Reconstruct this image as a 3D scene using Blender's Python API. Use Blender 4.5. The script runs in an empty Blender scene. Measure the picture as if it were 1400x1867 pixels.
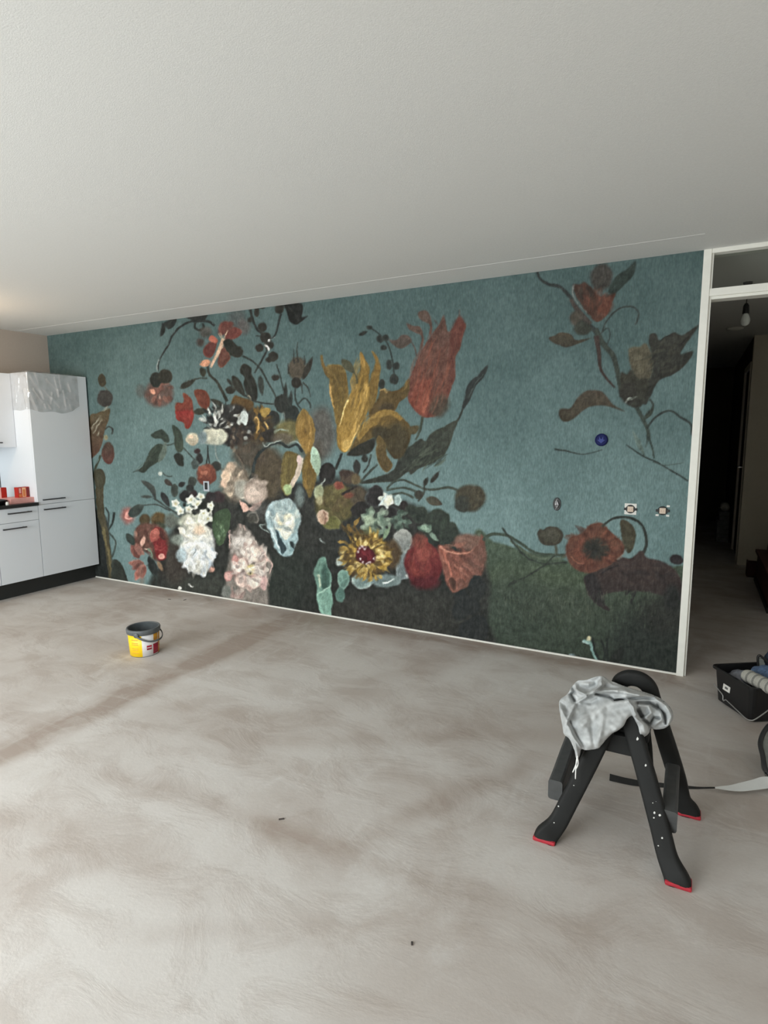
import bpy, bmesh, math, random
import numpy as np
from mathutils import Vector, Matrix

random.seed(7)
RNG = np.random.default_rng(11)
scene = bpy.context.scene
COL = scene.collection

# ------------------------------------------------------------------ camera
FPX = 1065.67
YAW, PITCH, ROLL = -0.4864, -0.1364, -0.0051
CAM = np.array([6.2254, -4.0467, 1.5596])
H = 2.6          # ceiling height
W = 6.207        # end of the mural


def cam_axes():
    cy, sy, cp, sp = math.cos(YAW), math.sin(YAW), math.cos(PITCH), math.sin(PITCH)
    fw = np.array([sy * cp, cy * cp, sp]); r = np.array([cy, -sy, 0.0]); u = np.cross(r, fw)
    c, s = math.cos(ROLL), math.sin(ROLL)
    return r * c + u * s, u * c - r * s, fw


CR, CU, CF = cam_axes()


def hit(u, v, ax, val):
    """photo pixel -> point on the plane where axis ax has the value val"""
    d = CF * FPX + CR * (u - 700) - CU * (v - 933.5)
    return CAM + d * ((val - CAM[ax]) / d[ax])


cam_data = bpy.data.cameras.new('camera')
cam_data.sensor_fit = 'HORIZONTAL'
cam_data.sensor_width = 36.0
cam_data.lens = FPX / 1400 * 36.0
cam_data.clip_start = 0.05
cam = bpy.data.objects.new('camera', cam_data)
COL.objects.link(cam)
cam.matrix_world = Matrix(((CR[0], CU[0], -CF[0], CAM[0]), (CR[1], CU[1], -CF[1], CAM[1]), (CR[2], CU[2], -CF[2], CAM[2]), (0, 0, 0, 1)))
scene.camera = cam

# ------------------------------------------------------------------ light
world = bpy.data.worlds.new('overcast_sky')
scene.world = world
world.use_nodes = True
world.node_tree.nodes['Background'].inputs[0].default_value = (0.80, 0.88, 1.0, 1)
world.node_tree.nodes['Background'].inputs[1].default_value = 1.0
YB = -6.5        # window wall behind the camera
WINDOWS = [(0.5, 2.7), (2.9, 5.0)]
for (x0, x1), watts in zip(WINDOWS, (142, 152)):
    ld = bpy.data.lights.new('window_daylight', 'AREA')
    ld.shape = 'RECTANGLE'; ld.size = x1 - x0 - 0.1; ld.size_y = 2.1
    ld.energy = watts; ld.color = (0.925, 0.985, 1.0)
    lo = bpy.data.objects.new('window_daylight', ld)
    lo.location = ((x0 + x1) / 2, YB + 0.50, 1.35); lo.rotation_euler = (math.radians(90 - 41), 0, 0)   # sky light falls in at a slant
    COL.objects.link(lo)
scene.view_settings.view_transform = 'Standard'
scene.view_settings.look = 'None'
scene.view_settings.exposure = 0.0
scene.view_settings.gamma = 1.0
scene.view_settings.use_curve_mapping = False
try:
    scene.cycles.max_bounces = 10
    scene.cycles.diffuse_bounces = 6
except Exception:
    pass


# ------------------------------------------------------------------ material helpers
def lin(c):
    c = np.asarray(c, float) / 255.0
    return np.where(c <= 0.04045, c / 12.92, ((c + 0.055) / 1.055) ** 2.4)


class NV:
    """a node socket with arithmetic"""
    def __init__(s, nt, sock): s.nt, s.s = nt, sock
    def _m(s, op, *a):
        n = s.nt.nodes.new('ShaderNodeMath'); n.operation = op
        for i, v in enumerate((s,) + a):
            if isinstance(v, NV): s.nt.links.new(v.s, n.inputs[i])
            else: n.inputs[i].default_value = v
        return NV(s.nt, n.outputs[0])
    def __add__(s, o): return s._m('ADD', o)
    def __sub__(s, o): return s._m('SUBTRACT', o)
    def __mul__(s, o): return s._m('MULTIPLY', o)
    def abs(s): return s._m('ABSOLUTE')
    def step(s, a, b):
        n = s.nt.nodes.new('ShaderNodeMapRange'); n.interpolation_type = 'SMOOTHSTEP'
        s.nt.links.new(s.s, n.inputs[0]); n.inputs[1].default_value = a; n.inputs[2].default_value = b
        return NV(s.nt, n.outputs[0])


def mat(name, color=(0.5, 0.5, 0.5), rough=0.6, metal=0.0, noise=None, bump=None, spec=0.5, coat=0.0, emit=None, trans=0.0, coord='Object', alpha=None):
    """principled material with optional procedural mottling: noise=(scale, amount), bump=(scale, strength, distance)"""
    m = bpy.data.materials.new(name); m.use_nodes = True
    nt = m.node_tree; b = nt.nodes['Principled BSDF']
    c = tuple(color) + (1,)
    b.inputs['Base Color'].default_value = c
    b.inputs['Roughness'].default_value = rough
    b.inputs['Metallic'].default_value = metal
    b.inputs['Specular IOR Level'].default_value = spec
    b.inputs['Coat Weight'].default_value = coat
    b.inputs['Transmission Weight'].default_value = trans
    if alpha is not None: b.inputs['Alpha'].default_value = alpha
    if emit:
        b.inputs['Emission Color'].default_value = tuple(emit[0]) + (1,); b.inputs['Emission Strength'].default_value = emit[1]
    tc = nt.nodes.new('ShaderNodeTexCoord')
    if noise is None: noise = (30.0, 0.06)
    n = nt.nodes.new('ShaderNodeTexNoise'); n.inputs['Scale'].default_value = noise[0]; n.inputs['Detail'].default_value = 5
    nt.links.new(tc.outputs[coord], n.inputs['Vector'])
    mx = nt.nodes.new('ShaderNodeMix'); mx.data_type = 'RGBA'
    lo = tuple(max(0, v * (1 - noise[1])) for v in color) + (1,); hi = tuple(min(1, v * (1 + noise[1])) for v in color) + (1,)
    mx.inputs[6].default_value = lo; mx.inputs[7].default_value = hi
    nt.links.new(n.outputs['Fac'], mx.inputs[0]); nt.links.new(mx.outputs[2], b.inputs['Base Color'])
    if bump:
        n2 = nt.nodes.new('ShaderNodeTexNoise'); n2.inputs['Scale'].default_value = bump[0]; n2.inputs['Detail'].default_value = 4
        nt.links.new(tc.outputs[coord], n2.inputs['Vector'])
        bp = nt.nodes.new('ShaderNodeBump'); bp.inputs['Strength'].default_value = bump[1]; bp.inputs['Distance'].default_value = bump[2]
        nt.links.new(n2.outputs['Fac'], bp.inputs['Height']); nt.links.new(bp.outputs[0], b.inputs['Normal'])
    return m


M = {}
M['ceiling'] = mat('ceiling_plaster', (0.73, 0.735, 0.72), 0.95, noise=(90, 0.07), bump=(220, 0.22, 0.004))
M['wall'] = mat('wall_plaster', (0.66, 0.63, 0.60), 0.9, noise=(60, 0.05), bump=(180, 0.2, 0.002))
M['leftwall'] = mat('warm_grey_plaster', (0.45, 0.395, 0.35), 0.9, noise=(60, 0.05), bump=(180, 0.2, 0.002))
M['halldark'] = mat('darkened_hall_wall', (0.16, 0.145, 0.12), 0.9, noise=(40, 0.06))  # left, corridor and end walls: colour darkened to dim the depth of the hall
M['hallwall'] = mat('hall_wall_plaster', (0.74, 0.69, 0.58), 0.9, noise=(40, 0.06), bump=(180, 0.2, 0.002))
M['white_paint'] = mat('white_frame_paint', (0.86, 0.855, 0.79), 0.45, noise=(25, 0.05))
M['cabinet'] = mat('white_laminate', (0.72, 0.755, 0.80), 0.42, noise=(300, 0.04))
M['plinth'] = mat('black_plinth', (0.018, 0.02, 0.019), 0.6)
M['black_top'] = mat('black_worktop', (0.012, 0.012, 0.013), 0.35)
M['handle'] = mat('dark_steel_handle', (0.10, 0.10, 0.11), 0.35, metal=0.8)
M['backsplash'] = mat('pale_backsplash', (0.52, 0.58, 0.58), 0.3)
M['stool'] = mat('black_plastic_dusty', (0.015, 0.0155, 0.015), 0.68, noise=(14, 0.35), bump=(400, 0.15, 0.001), spec=0.25)
M['stool_beam'] = mat('grey_black_plastic_worn_lit', (0.062, 0.064, 0.064), 0.6, noise=(35, 0.4))  # beams' lit tone put into a lighter grey than the legs, with worn mottling
M['red_rubber'] = mat('red_rubber', (0.42, 0.02, 0.035), 0.6, noise=(60, 0.2))
M['speck'] = mat('dried_white_paint', (0.75, 0.75, 0.72), 0.8)
M['cloth'] = mat('grey_marl_jersey', (0.48, 0.495, 0.495), 0.95, noise=(26, 0.5), bump=(500, 0.5, 0.002), spec=0.1)
M['lace'] = mat('white_lace', (0.8, 0.8, 0.78), 0.9)
M['tub'] = mat('black_tub_plastic', (0.008, 0.008, 0.009), 0.4)
M['wire'] = mat('galvanised_wire', (0.42, 0.42, 0.41), 0.4, metal=0.6)
M['label_white'] = mat('white_paper_label', (0.75, 0.74, 0.70), 0.8)
M['ink'] = mat('dark_ink', (0.05, 0.05, 0.05), 0.8)
M['yellow'] = mat('yellow_print', (0.94, 0.62, 0.010), 0.45, noise=(40, 0.06))
M['yellow_dark'] = mat('orange_print', (0.72, 0.33, 0.02), 0.45)
M['bucket_white'] = mat('white_bucket_print', (0.78, 0.76, 0.76), 0.4)
M['bucket_red'] = mat('dark_red_print', (0.36, 0.012, 0.035), 0.45)
M['bucket_grey'] = mat('dark_grey_bucket_plastic', (0.10, 0.11, 0.115), 0.5, noise=(30, 0.3))
M['bucket_in'] = mat('grey_bucket_residue', (0.045, 0.055, 0.06), 0.7, noise=(25, 0.4))
M['blue'] = mat('blue_cap_plastic', (0.006, 0.011, 0.085), 0.6, spec=0.2)
M['blue_hi'] = mat('pale_blue_cap_relief', (0.05, 0.07, 0.24), 0.6, spec=0.2)
M['beige'] = mat('beige_socket_plastic', (0.62, 0.50, 0.40), 0.5)
M['black'] = mat('black_plastic', (0.01, 0.01, 0.01), 0.5)
M['steel'] = mat('bright_steel', (0.6, 0.6, 0.62), 0.3, metal=0.9)
M['door'] = mat('dark_brown_door', (0.085, 0.058, 0.038), 0.5, noise=(9, 0.3))
M['red_wood'] = mat('dark_red_wood', (0.075, 0.018, 0.012), 0.6, noise=(12, 0.4))
M['bulb'] = mat('opal_glass_bulb', (0.72, 0.76, 0.72), 0.25)
M['pack'] = mat('grey_wrapped_pack', (0.20, 0.21, 0.22), 0.4, noise=(20, 0.5))
M['paper_back'] = mat('white_paper_back', (0.72, 0.74, 0.73), 0.8)
M['paper_dark'] = mat('dark_printed_paper', (0.015, 0.015, 0.014), 0.8)
M['hose'] = mat('black_rubber', (0.02, 0.021, 0.023), 0.45)
M['bag'] = mat('grey_tool_bag', (0.17, 0.18, 0.165), 0.9, noise=(40, 0.3))
M['navy'] = mat('navy_plastic', (0.012, 0.025, 0.05), 0.5)
M['plaid'] = mat('blue_plaid_cloth', (0.09, 0.14, 0.24), 0.95, noise=(90, 0.8))
M['fleece'] = mat('grey_white_fleece', (0.52, 0.51, 0.46), 1.0, noise=(120, 0.25), bump=(250, 0.8, 0.006))
M['fleece_dark'] = mat('grey_fleece_band', (0.26, 0.26, 0.24), 1.0, noise=(120, 0.25), bump=(250, 0.8, 0.006))
M['grey_rag'] = mat('grey_plastic_wrap', (0.19, 0.20, 0.23), 0.4, noise=(45, 0.6))
M['redbox'] = mat('red_carton', (0.42, 0.02, 0.012), 0.5, noise=(50, 0.3))
M['cream'] = mat('cream_carton_print', (0.75, 0.45, 0.26), 0.5)
M['orange_print'] = mat('orange_carton_print', (0.62, 0.20, 0.06), 0.5)
M['pinkpack'] = mat('pink_carton', (0.72, 0.36, 0.33), 0.5, noise=(60, 0.15))
M['darkred_print'] = mat('dark_red_carton_print', (0.16, 0.008, 0.01), 0.5)
M['crumb'] = mat('dark_debris', (0.06, 0.05, 0.045), 0.9)
M['copper'] = mat('copper_wire', (0.45, 0.24, 0.16), 0.4, metal=0.7)


def film_material():
    m = bpy.data.materials.new('clear_plastic_film'); m.use_nodes = True
    nt = m.node_tree; nt.nodes.remove(nt.nodes['Principled BSDF']); out = nt.nodes['Material Output']
    tr = nt.nodes.new('ShaderNodeBsdfTransparent'); tr.inputs[0].default_value = (0.92, 0.92, 0.92, 1)
    gl = nt.nodes.new('ShaderNodeBsdfGlossy'); gl.inputs[0].default_value = (0.9, 0.9, 0.9, 1); gl.inputs[1].default_value = 0.10
    df = nt.nodes.new('ShaderNodeBsdfTranslucent'); df.inputs[0].default_value = (0.7, 0.7, 0.68, 1)
    d2 = nt.nodes.new('ShaderNodeBsdfDiffuse'); d2.inputs[0].default_value = (0.7, 0.69, 0.67, 1)
    a = nt.nodes.new('ShaderNodeMixShader'); a.inputs[0].default_value = 0.6
    nt.links.new(d2.outputs[0], a.inputs[1]); nt.links.new(gl.outputs[0], a.inputs[2])
    b = nt.nodes.new('ShaderNodeMixShader')
    tc = nt.nodes.new('ShaderNodeTexCoord'); n = nt.nodes.new('ShaderNodeTexNoise'); n.inputs['Scale'].default_value = 14
    nt.links.new(tc.outputs['Object'], n.inputs['Vector'])
    f = NV(nt, n.outputs['Fac']).step(0.35, 0.75) * 0.22 + 0.22
    nt.links.new(f.s, b.inputs[0])
    nt.links.new(tr.outputs[0], b.inputs[1]); nt.links.new(a.outputs[0], b.inputs[2]); nt.links.new(b.outputs[0], out.inputs[0])
    return m


def glass_material():
    m = bpy.data.materials.new('pane_glass'); m.use_nodes = True
    nt = m.node_tree; nt.nodes.remove(nt.nodes['Principled BSDF']); out = nt.nodes['Material Output']
    tr = nt.nodes.new('ShaderNodeBsdfTransparent'); tr.inputs[0].default_value = (0.9, 0.92, 0.9, 1)
    gl = nt.nodes.new('ShaderNodeBsdfGlossy'); gl.inputs[1].default_value = 0.02
    fr = nt.nodes.new('ShaderNodeFresnel'); fr.inputs[0].default_value = 1.45
    b = nt.nodes.new('ShaderNodeMixShader'); nt.links.new(fr.outputs[0], b.inputs[0])
    nt.links.new(tr.outputs[0], b.inputs[1]); nt.links.new(gl.outputs[0], b.inputs[2]); nt.links.new(b.outputs[0], out.inputs[0])
    return m


M['film'] = film_material()
M['glass'] = glass_material()


def floor_material():
    m = bpy.data.materials.new('cement_screed'); m.use_nodes = True
    nt = m.node_tree; b = nt.nodes['Principled BSDF']; L = nt.links
    geo = nt.nodes.new('ShaderNodeNewGeometry')
    sep = nt.nodes.new('ShaderNodeSeparateXYZ'); L.new(geo.outputs['Position'], sep.inputs[0])
    X, Y = NV(nt, sep.outputs[0]), NV(nt, sep.outputs[1])

    def noise(scale, detail=6, rough=0.6, dist=0.0, stretch=(1, 1, 1), rot=0.0):
        mp = nt.nodes.new('ShaderNodeMapping'); mp.inputs['Scale'].default_value = stretch; mp.inputs['Rotation'].default_value = (0, 0, rot)
        L.new(geo.outputs['Position'], mp.inputs['Vector'])
        n = nt.nodes.new('ShaderNodeTexNoise'); n.inputs['Scale'].default_value = scale; n.inputs['Detail'].default_value = detail
        n.inputs['Roughness'].default_value = rough; n.inputs['Distortion'].default_value = dist
        L.new(mp.outputs[0], n.inputs['Vector'])
        return NV(nt, n.outputs['Fac'])
    big = noise(0.9, 5, 0.55, 0.6).step(0.38, 0.68)
    mid = noise(2.6, 7, 0.62, 0.6, (1, 1.6, 1), 0.5).step(0.42, 0.66)
    swirl = noise(3.2, 8, 0.68, 0.9, (1.5, 0.6, 1), -0.6).step(0.5, 0.72)
    trowel = noise(5.0, 6, 0.6, 0.8, (0.4, 3.2, 1), 0.9).step(0.5, 0.7)
    fine = noise(60, 4, 0.7)
    wob = noise(1.7, 3, 0.5) - 0.5
    frag = noise(4.5, 5, 0.6)

    # stains along old joints: each is a line in the floor plane with a width and a strength
    def band(ax, ay, bx, by, w, k):
        dx, dy = bx - ax, by - ay; ln = math.hypot(dx, dy); dx /= ln; dy /= ln
        d = ((X - ax) * (-dy) + (Y - ay) * dx + wob * 0.16).abs()
        t = (X - ax) * dx + (Y - ay) * dy
        core = d.step(w * 1.25, 0.0)
        ends = t.step(-0.12, 0.12) * t.step(ln + 0.15, ln - 0.15)
        return core * ends * (frag.step(0.25, 0.6) * 0.65 + 0.35) * k
    st = band(3.29, -3.1, 3.29, -0.02, 0.15, 0.95)
    for a in [(3.9, -2.42, 6.0, -2.30, 0.09, 0.30), (5.12, -2.32, 5.66, -1.36, 0.08, 0.38), (4.3, -1.9, 5.3, -1.36, 0.10, 0.22),
              (0.6, -0.12, 3.2, -0.10, 0.16, 0.35), (3.4, -0.10, 6.2, -0.08, 0.15, 0.55), (5.1, -1.38, 6.2, -0.9, 0.16, 0.25),
              (3.7, -2.8, 4.9, -2.75, 0.12, 0.25), (4.7, -3.0, 5.6, -2.5, 0.06, 0.2)]:
        st = st + band(*a)
    # pale plaster splashes
    light = (trowel * 0.35 + swirl * 0.65) * noise(0.8, 4, 0.5, 0.4).step(0.42, 0.62)
    dark = st * 1.2 + big * 0.48 + mid * 0.34

    def mix(fac, c1, c2):
        n = nt.nodes.new('ShaderNodeMix'); n.data_type = 'RGBA'; n.clamp_factor = True
        L.new(fac.s, n.inputs[0])
        for i, c in ((6, c1), (7, c2)):
            if isinstance(c, tuple): n.inputs[i].default_value = c + (1,)
            else: L.new(c, n.inputs[i])
        return n.outputs[2]
    c = mix(dark, (0.620, 0.590, 0.560), (0.375, 0.310, 0.268))
    c = mix(light * 0.55, c, (0.76, 0.752, 0.735))
    c = mix(fine.step(0.3, 0.7) * 0.10, c, (0.36, 0.33, 0.30))
    L.new(c, b.inputs['Base Color'])
    b.inputs['Roughness'].default_value = 0.72
    b.inputs['Specular IOR Level'].default_value = 0.35
    bp = nt.nodes.new('ShaderNodeBump'); bp.inputs['Strength'].default_value = 0.25; bp.inputs['Distance'].default_value = 0.004
    L.new((fine * 0.5 + mid).s, bp.inputs['Height']); L.new(bp.outputs[0], b.inputs['Normal'])
    return m


M['floor'] = floor_material()


# ------------------------------------------------------------------ mesh helpers
def link(name, me, m=None, parent=None, smooth=False):
    o = bpy.data.objects.new(name, me); COL.objects.link(o)
    if m is not None:
        for mm in (m if isinstance(m, (list, tuple)) else [m]): me.materials.append(mm)
    if smooth: me.polygons.foreach_set('use_smooth', [True] * len(me.polygons))
    if parent is not None: o.parent = parent
    return o


def mesh_of(verts, faces, name='mesh'):
    me = bpy.data.meshes.new(name); me.from_pydata([tuple(map(float, v)) for v in verts], [], [tuple(f) for f in faces]); me.update()
    return me


def box_mesh(boxes, bevel=0.0, seg=2):
    bm = bmesh.new()
    for (x0, y0, z0, x1, y1, z1) in boxes:
        g = bmesh.ops.create_cube(bm, size=1.0)
        for v in g['verts']:
            v.co = Vector(((x0 + x1) / 2 + v.co.x * (x1 - x0), (y0 + y1) / 2 + v.co.y * (y1 - y0), (z0 + z1) / 2 + v.co.z * (z1 - z0)))
    if bevel: bmesh.ops.bevel(bm, geom=bm.edges[:], offset=bevel, segments=seg, affect='EDGES', profile=0.6)
    me = bpy.data.meshes.new('mesh'); bm.to_mesh(me); bm.free()
    return me


def box(name, b, m, parent=None, bevel=0.0):
    if parent is not None and parent.type == 'EMPTY':
        l = parent.location; b = (b[0] - l.x, b[1] - l.y, b[2] - l.z, b[3] - l.x, b[4] - l.y, b[5] - l.z)
    return link(name, box_mesh([b], bevel), m, parent)


def tag(o, label, cat=None, group=None, kind=None):
    o['label'] = label
    if cat: o['category'] = cat
    if group: o['group'] = group
    if kind: o['kind'] = kind
    return o


def struct(o, label=None):
    o['kind'] = 'structure'
    if label: o['label'] = label
    return o


def empty(name, loc, label, cat, group=None, rz=0.0):
    o = bpy.data.objects.new(name, None); COL.objects.link(o); o.location = loc; o.rotation_euler = (0, 0, rz)
    o.empty_display_size = 0.1
    return tag(o, label, cat, group)


def catmull(pts, n=6, closed=False):
    P = np.asarray(pts, float); N = len(P); out = []
    rng = range(N) if closed else range(N - 1)
    for i in rng:
        if closed: p0, p1, p2, p3 = P[(i - 1) % N], P[i], P[(i + 1) % N], P[(i + 2) % N]
        else: p0, p1, p2, p3 = P[max(i - 1, 0)], P[i], P[i + 1], P[min(i + 2, N - 1)]
        for k in range(n):
            t = k / n
            out.append(0.5 * (2 * p1 + (p2 - p0) * t + (2 * p0 - 5 * p1 + 4 * p2 - p3) * t * t + (3 * p1 - p0 - 3 * p2 + p3) * t ** 3))
    if not closed: out.append(P[-1])
    return np.array(out)


def sweep_mesh(path, section, up=(0, 1, 0), scale=None, cap=True):
    """sweep a closed 2D section (list of (a,b)) along a 3D path; a along side, b along 'up'-ish normal"""
    path = np.asarray(path, float); n = len(path); sec = np.asarray(section, float); k = len(sec)
    T = np.gradient(path, axis=0); T /= np.linalg.norm(T, axis=1)[:, None]
    V = []
    for i in range(n):
        b = np.asarray(up, float) - T[i] * np.dot(up, T[i]); b /= np.linalg.norm(b)
        a = np.cross(T[i], b)
        s = np.ones(2) if scale is None else np.asarray(scale[i]) * np.ones(2)
        for q in sec: V.append(path[i] + a * q[0] * s[0] + b * q[1] * s[1])
    F = [(i * k + j, i * k + (j + 1) % k, (i + 1) * k + (j + 1) % k, (i + 1) * k + j) for i in range(n - 1) for j in range(k)]
    if cap: F += [tuple(range(k))[::-1], tuple((n - 1) * k + j for j in range(k))]
    return V, F


def rounded_rect(w, h, r, seg=3):
    pts = []
    for (sx, sy, a0) in ((1, 1, 0), (-1, 1, 90), (-1, -1, 180), (1, -1, 270)):
        for i in range(seg + 1):
            a = math.radians(a0 + 90 * i / seg)
            pts.append((sx * (w / 2 - r) + r * math.cos(a), sy * (h / 2 - r) + r * math.sin(a)))
    return pts


def circle(r, n=10): return [(r * math.cos(2 * math.pi * i / n), r * math.sin(2 * math.pi * i / n)) for i in range(n)]


def tube(name, pts, r, m, parent=None, smooth_n=6, up=(0.13, 0.21, 1), seg=8):
    path = catmull(pts, smooth_n) if smooth_n else np.asarray(pts, float)
    if parent is not None and parent.type == 'EMPTY': path = path - np.array(parent.location)
    V, F = sweep_mesh(path, circle(r, seg), up)
    return link(name, mesh_of(V, F), m, parent, True)


def lathe_mesh(profile, seg=40, a0=0.0, a1=360.0, closed=True):
    V, F = [], []
    full = abs(a1 - a0 - 360) < 1e-6; cols = seg if full else seg + 1
    for j in range(cols):
        a = math.radians(a0 + (a1 - a0) * j / seg)
        for (r, z) in profile: V.append((r * math.cos(a), r * math.sin(a), z))
    k = len(profile)
    for j in range(seg):
        j2 = (j + 1) % cols
        for i in range(k - 1): F.append((j * k + i, j2 * k + i, j2 * k + i + 1, j * k + i + 1))
    return mesh_of(V, F)


def lathe(name, profile, m, parent=None, seg=40, a0=0.0, a1=360.0, loc=None):
    o = link(name, lathe_mesh(profile, seg, a0, a1), m, parent, True)
    if loc is not None: o.location = loc
    return o


# ================================================================== THE ROOM
XR = 7.45
fl = link('floor', box_mesh([(-0.1, YB - 0.1, -0.15, XR + 0.1, 7.6, 0.0)]), M['floor']); struct(fl, 'bare grey-beige cement screed floor with darker stains')
ce = link('ceiling', box_mesh([(-0.1, YB - 0.1, H, XR + 0.1, 7.6, H + 0.15)]), M['ceiling']); struct(ce, 'off-white sprayed plaster ceiling')
# bead along the slab joint near the mural wall
V, F = sweep_mesh([(0.0, -0.345, H + 0.001), (W, -0.325, H + 0.001)], [(0.006, 0), (0.003, -0.0025), (-0.003, -0.0025), (-0.006, 0)], up=(0, 0, 1))
struct(link('trim_1', mesh_of(V, F), M['ceiling']), 'thin bead along the ceiling joint')
wb = link('wall_back', box_mesh([(-0.1, 0.0, 0.0, W + 0.001, 0.1, H), (7.22, 0.0, 0.0, XR + 0.1, 0.1, H)]), M['wall']); struct(wb, 'long plastered wall behind the floral mural')
wl = link('wall_left', box_mesh([(-0.1, YB - 0.1, 0, 0, 0.0, H)]), M['leftwall']); struct(wl, 'beige-grey plastered wall behind the kitchen')
wr = link('wall_right', box_mesh([(XR, YB - 0.1, 0, XR + 0.1, 0.0, H)]), M['wall']); struct(wr, 'plastered wall beside the hall door')
# window wall
xs = [0.0] + [v for w in WINDOWS for v in w] + [XR]
bxs = [(-0.1, YB - 0.1, 0, XR + 0.1, YB, 0.2), (-0.1, YB - 0.1, 2.42, XR + 0.1, YB, H)]
for i in range(0, len(xs), 2): bxs.append((xs[i] - (0.1 if i == 0 else 0), YB - 0.1, 0.2, xs[i + 1] + (0.1 if i == len(xs) - 2 else 0), YB, 2.42))
struct(link('wall_front', box_mesh(bxs), M['wall']), 'window wall of the room')
for i, (x0, x1) in enumerate(WINDOWS):
    t = 0.06
    wf = link('window_%d' % (i + 1), box_mesh([(x0, YB - 0.08, 0.2, x0 + t, YB - 0.02, 2.42), (x1 - t, YB - 0.08, 0.2, x1, YB - 0.02, 2.42),
              (x0 + t, YB - 0.08, 0.2, x1 - t, YB - 0.02, 0.2 + t), (x0 + t, YB - 0.08, 2.42 - t, x1 - t, YB - 0.02, 2.42), ((x0 + x1) / 2 - t / 2, YB - 0.08, 0.2 + t, (x0 + x1) / 2 + t / 2, YB - 0.02, 2.42 - t)]), M['white_paint'])
    struct(wf, 'tall white framed window')
    for a, b in ((x0 + t, (x0 + x1) / 2 - t / 2), ((x0 + x1) / 2 + t / 2, x1 - t)):
        link('pane', box_mesh([(a, YB - 0.055, 0.2 + t, b, YB - 0.045, 2.42 - t)]), M['glass'], wf)
# hall
HX = 6.745
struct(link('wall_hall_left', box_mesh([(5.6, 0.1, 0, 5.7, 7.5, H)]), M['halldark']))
struct(link('wall_hall_facing', box_mesh([(HX, 3.8, 0, XR + 0.1, 3.9, H)]), M['hallwall']), 'dim beige hall wall facing the room')
struct(link('wall_hall_right', box_mesh([(XR, 0.1, 0, XR + 0.1, 3.8, H)]), M['hallwall']))
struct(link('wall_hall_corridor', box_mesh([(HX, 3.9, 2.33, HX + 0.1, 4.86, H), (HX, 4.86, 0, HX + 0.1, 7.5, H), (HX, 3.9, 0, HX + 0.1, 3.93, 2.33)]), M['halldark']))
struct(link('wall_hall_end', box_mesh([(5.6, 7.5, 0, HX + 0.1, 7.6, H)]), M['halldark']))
d2 = link('door_2', box_mesh([(HX + 0.012, 3.99, 0.006, HX + 0.05, 4.80, 2.27)], 0.002), M['door']); struct(d2, 'dark brown hall door with steel handle plate')
fr = link('door_frame', box_mesh([(HX - 0.012, 3.93, 0, HX + 0.06, 3.985, 2.33), (HX - 0.012, 4.805, 0, HX + 0.06, 4.86, 2.33), (HX - 0.012, 3.985, 2.275, HX + 0.06, 4.805, 2.33)], 0.003), M['hallwall'], d2)
link('handle_plate', box_mesh([(HX + 0.004, 4.035, 1.00, HX + 0.012, 4.07, 1.19)], 0.003), M['steel'], d2)
link('door_handle', box_mesh([(HX - 0.05, 4.045, 1.115, HX + 0.006, 4.06, 1.13), (HX - 0.05, 4.05, 1.115, HX - 0.036, 4.17, 1.13)], 0.003), M['steel'], d2)

# door frame with glazed transom beside the mural
d1 = link('door_1', box_mesh([(W, -0.016, 0, W + 0.042, 0.115, H)], 0.003), M['white_paint'])
struct(d1, 'white painted door frame with glazed transom beside the mural')
link('frame_rebate', box_mesh([(W + 0.042, 0.0, 0, W + 0.054, 0.095, H)], 0.002), M['white_paint'], d1)
link('frame_post', box_mesh([(7.178, -0.016, 0, 7.22, 0.115, H)], 0.003), M['white_paint'], d1)
link('transom_bar', box_mesh([(W + 0.042, -0.012, 2.335, 7.178, 0.11, 2.378)], 0.003), M['white_paint'], d1)
link('transom_stop', box_mesh([(W + 0.054, 0.0, 2.318, 7.178, 0.095, 2.335)], 0.002), M['white_paint'], d1)
link('head_rail', box_mesh([(W + 0.042, -0.012, 2.575, 7.178, 0.11, H)], 0.002), M['white_paint'], d1)
link('transom_pane', box_mesh([(W + 0.054, 0.045, 2.378, 7.178, 0.051, 2.575)]), M['glass'], d1)
# caulk line under the mural
struct(link('baseboard_back', box_mesh([(0.5, -0.006, 0, W, 0.0, 0.007)], 0.001), M['white_paint']), 'thin white sealant strip under the mural')
# ================================================================== THE MURAL
# The printed wallpaper is painted as brush shapes on a canvas whose axes are photo pixels, then carried
# onto the wall plane and stored as vertex colours of a fine grid that hangs on the wall.
CS = 1.5
CX0, CY0, CX1, CY1 = 60, 430, 1300, 1270
CWN, CHN = int((CX1 - CX0) * CS), int((CY1 - CY0) * CS)


def vnoise(shape, sx, sy, seed):
    """smooth value noise, cell size sx, sy in canvas pixels"""
    r = np.random.default_rng(seed); h, w = shape
    g = r.random((int(h / sy) + 3, int(w / sx) + 3))
    y = np.arange(h) / sy; x = np.arange(w) / sx
    yi, xi = y.astype(int), x.astype(int); fy, fx = y - yi, x - xi
    fy = (fy * fy * (3 - 2 * fy))[:, None]; fx = (fx * fx * (3 - 2 * fx))[None, :]
    a = g[np.ix_(yi, xi)]; b = g[np.ix_(yi, xi + 1)]; c = g[np.ix_(yi + 1, xi)]; d = g[np.ix_(yi + 1, xi + 1)]
    return (a * (1 - fx) + b * fx) * (1 - fy) + (c * (1 - fx) + d * fx) * fy - 0.5


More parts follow.
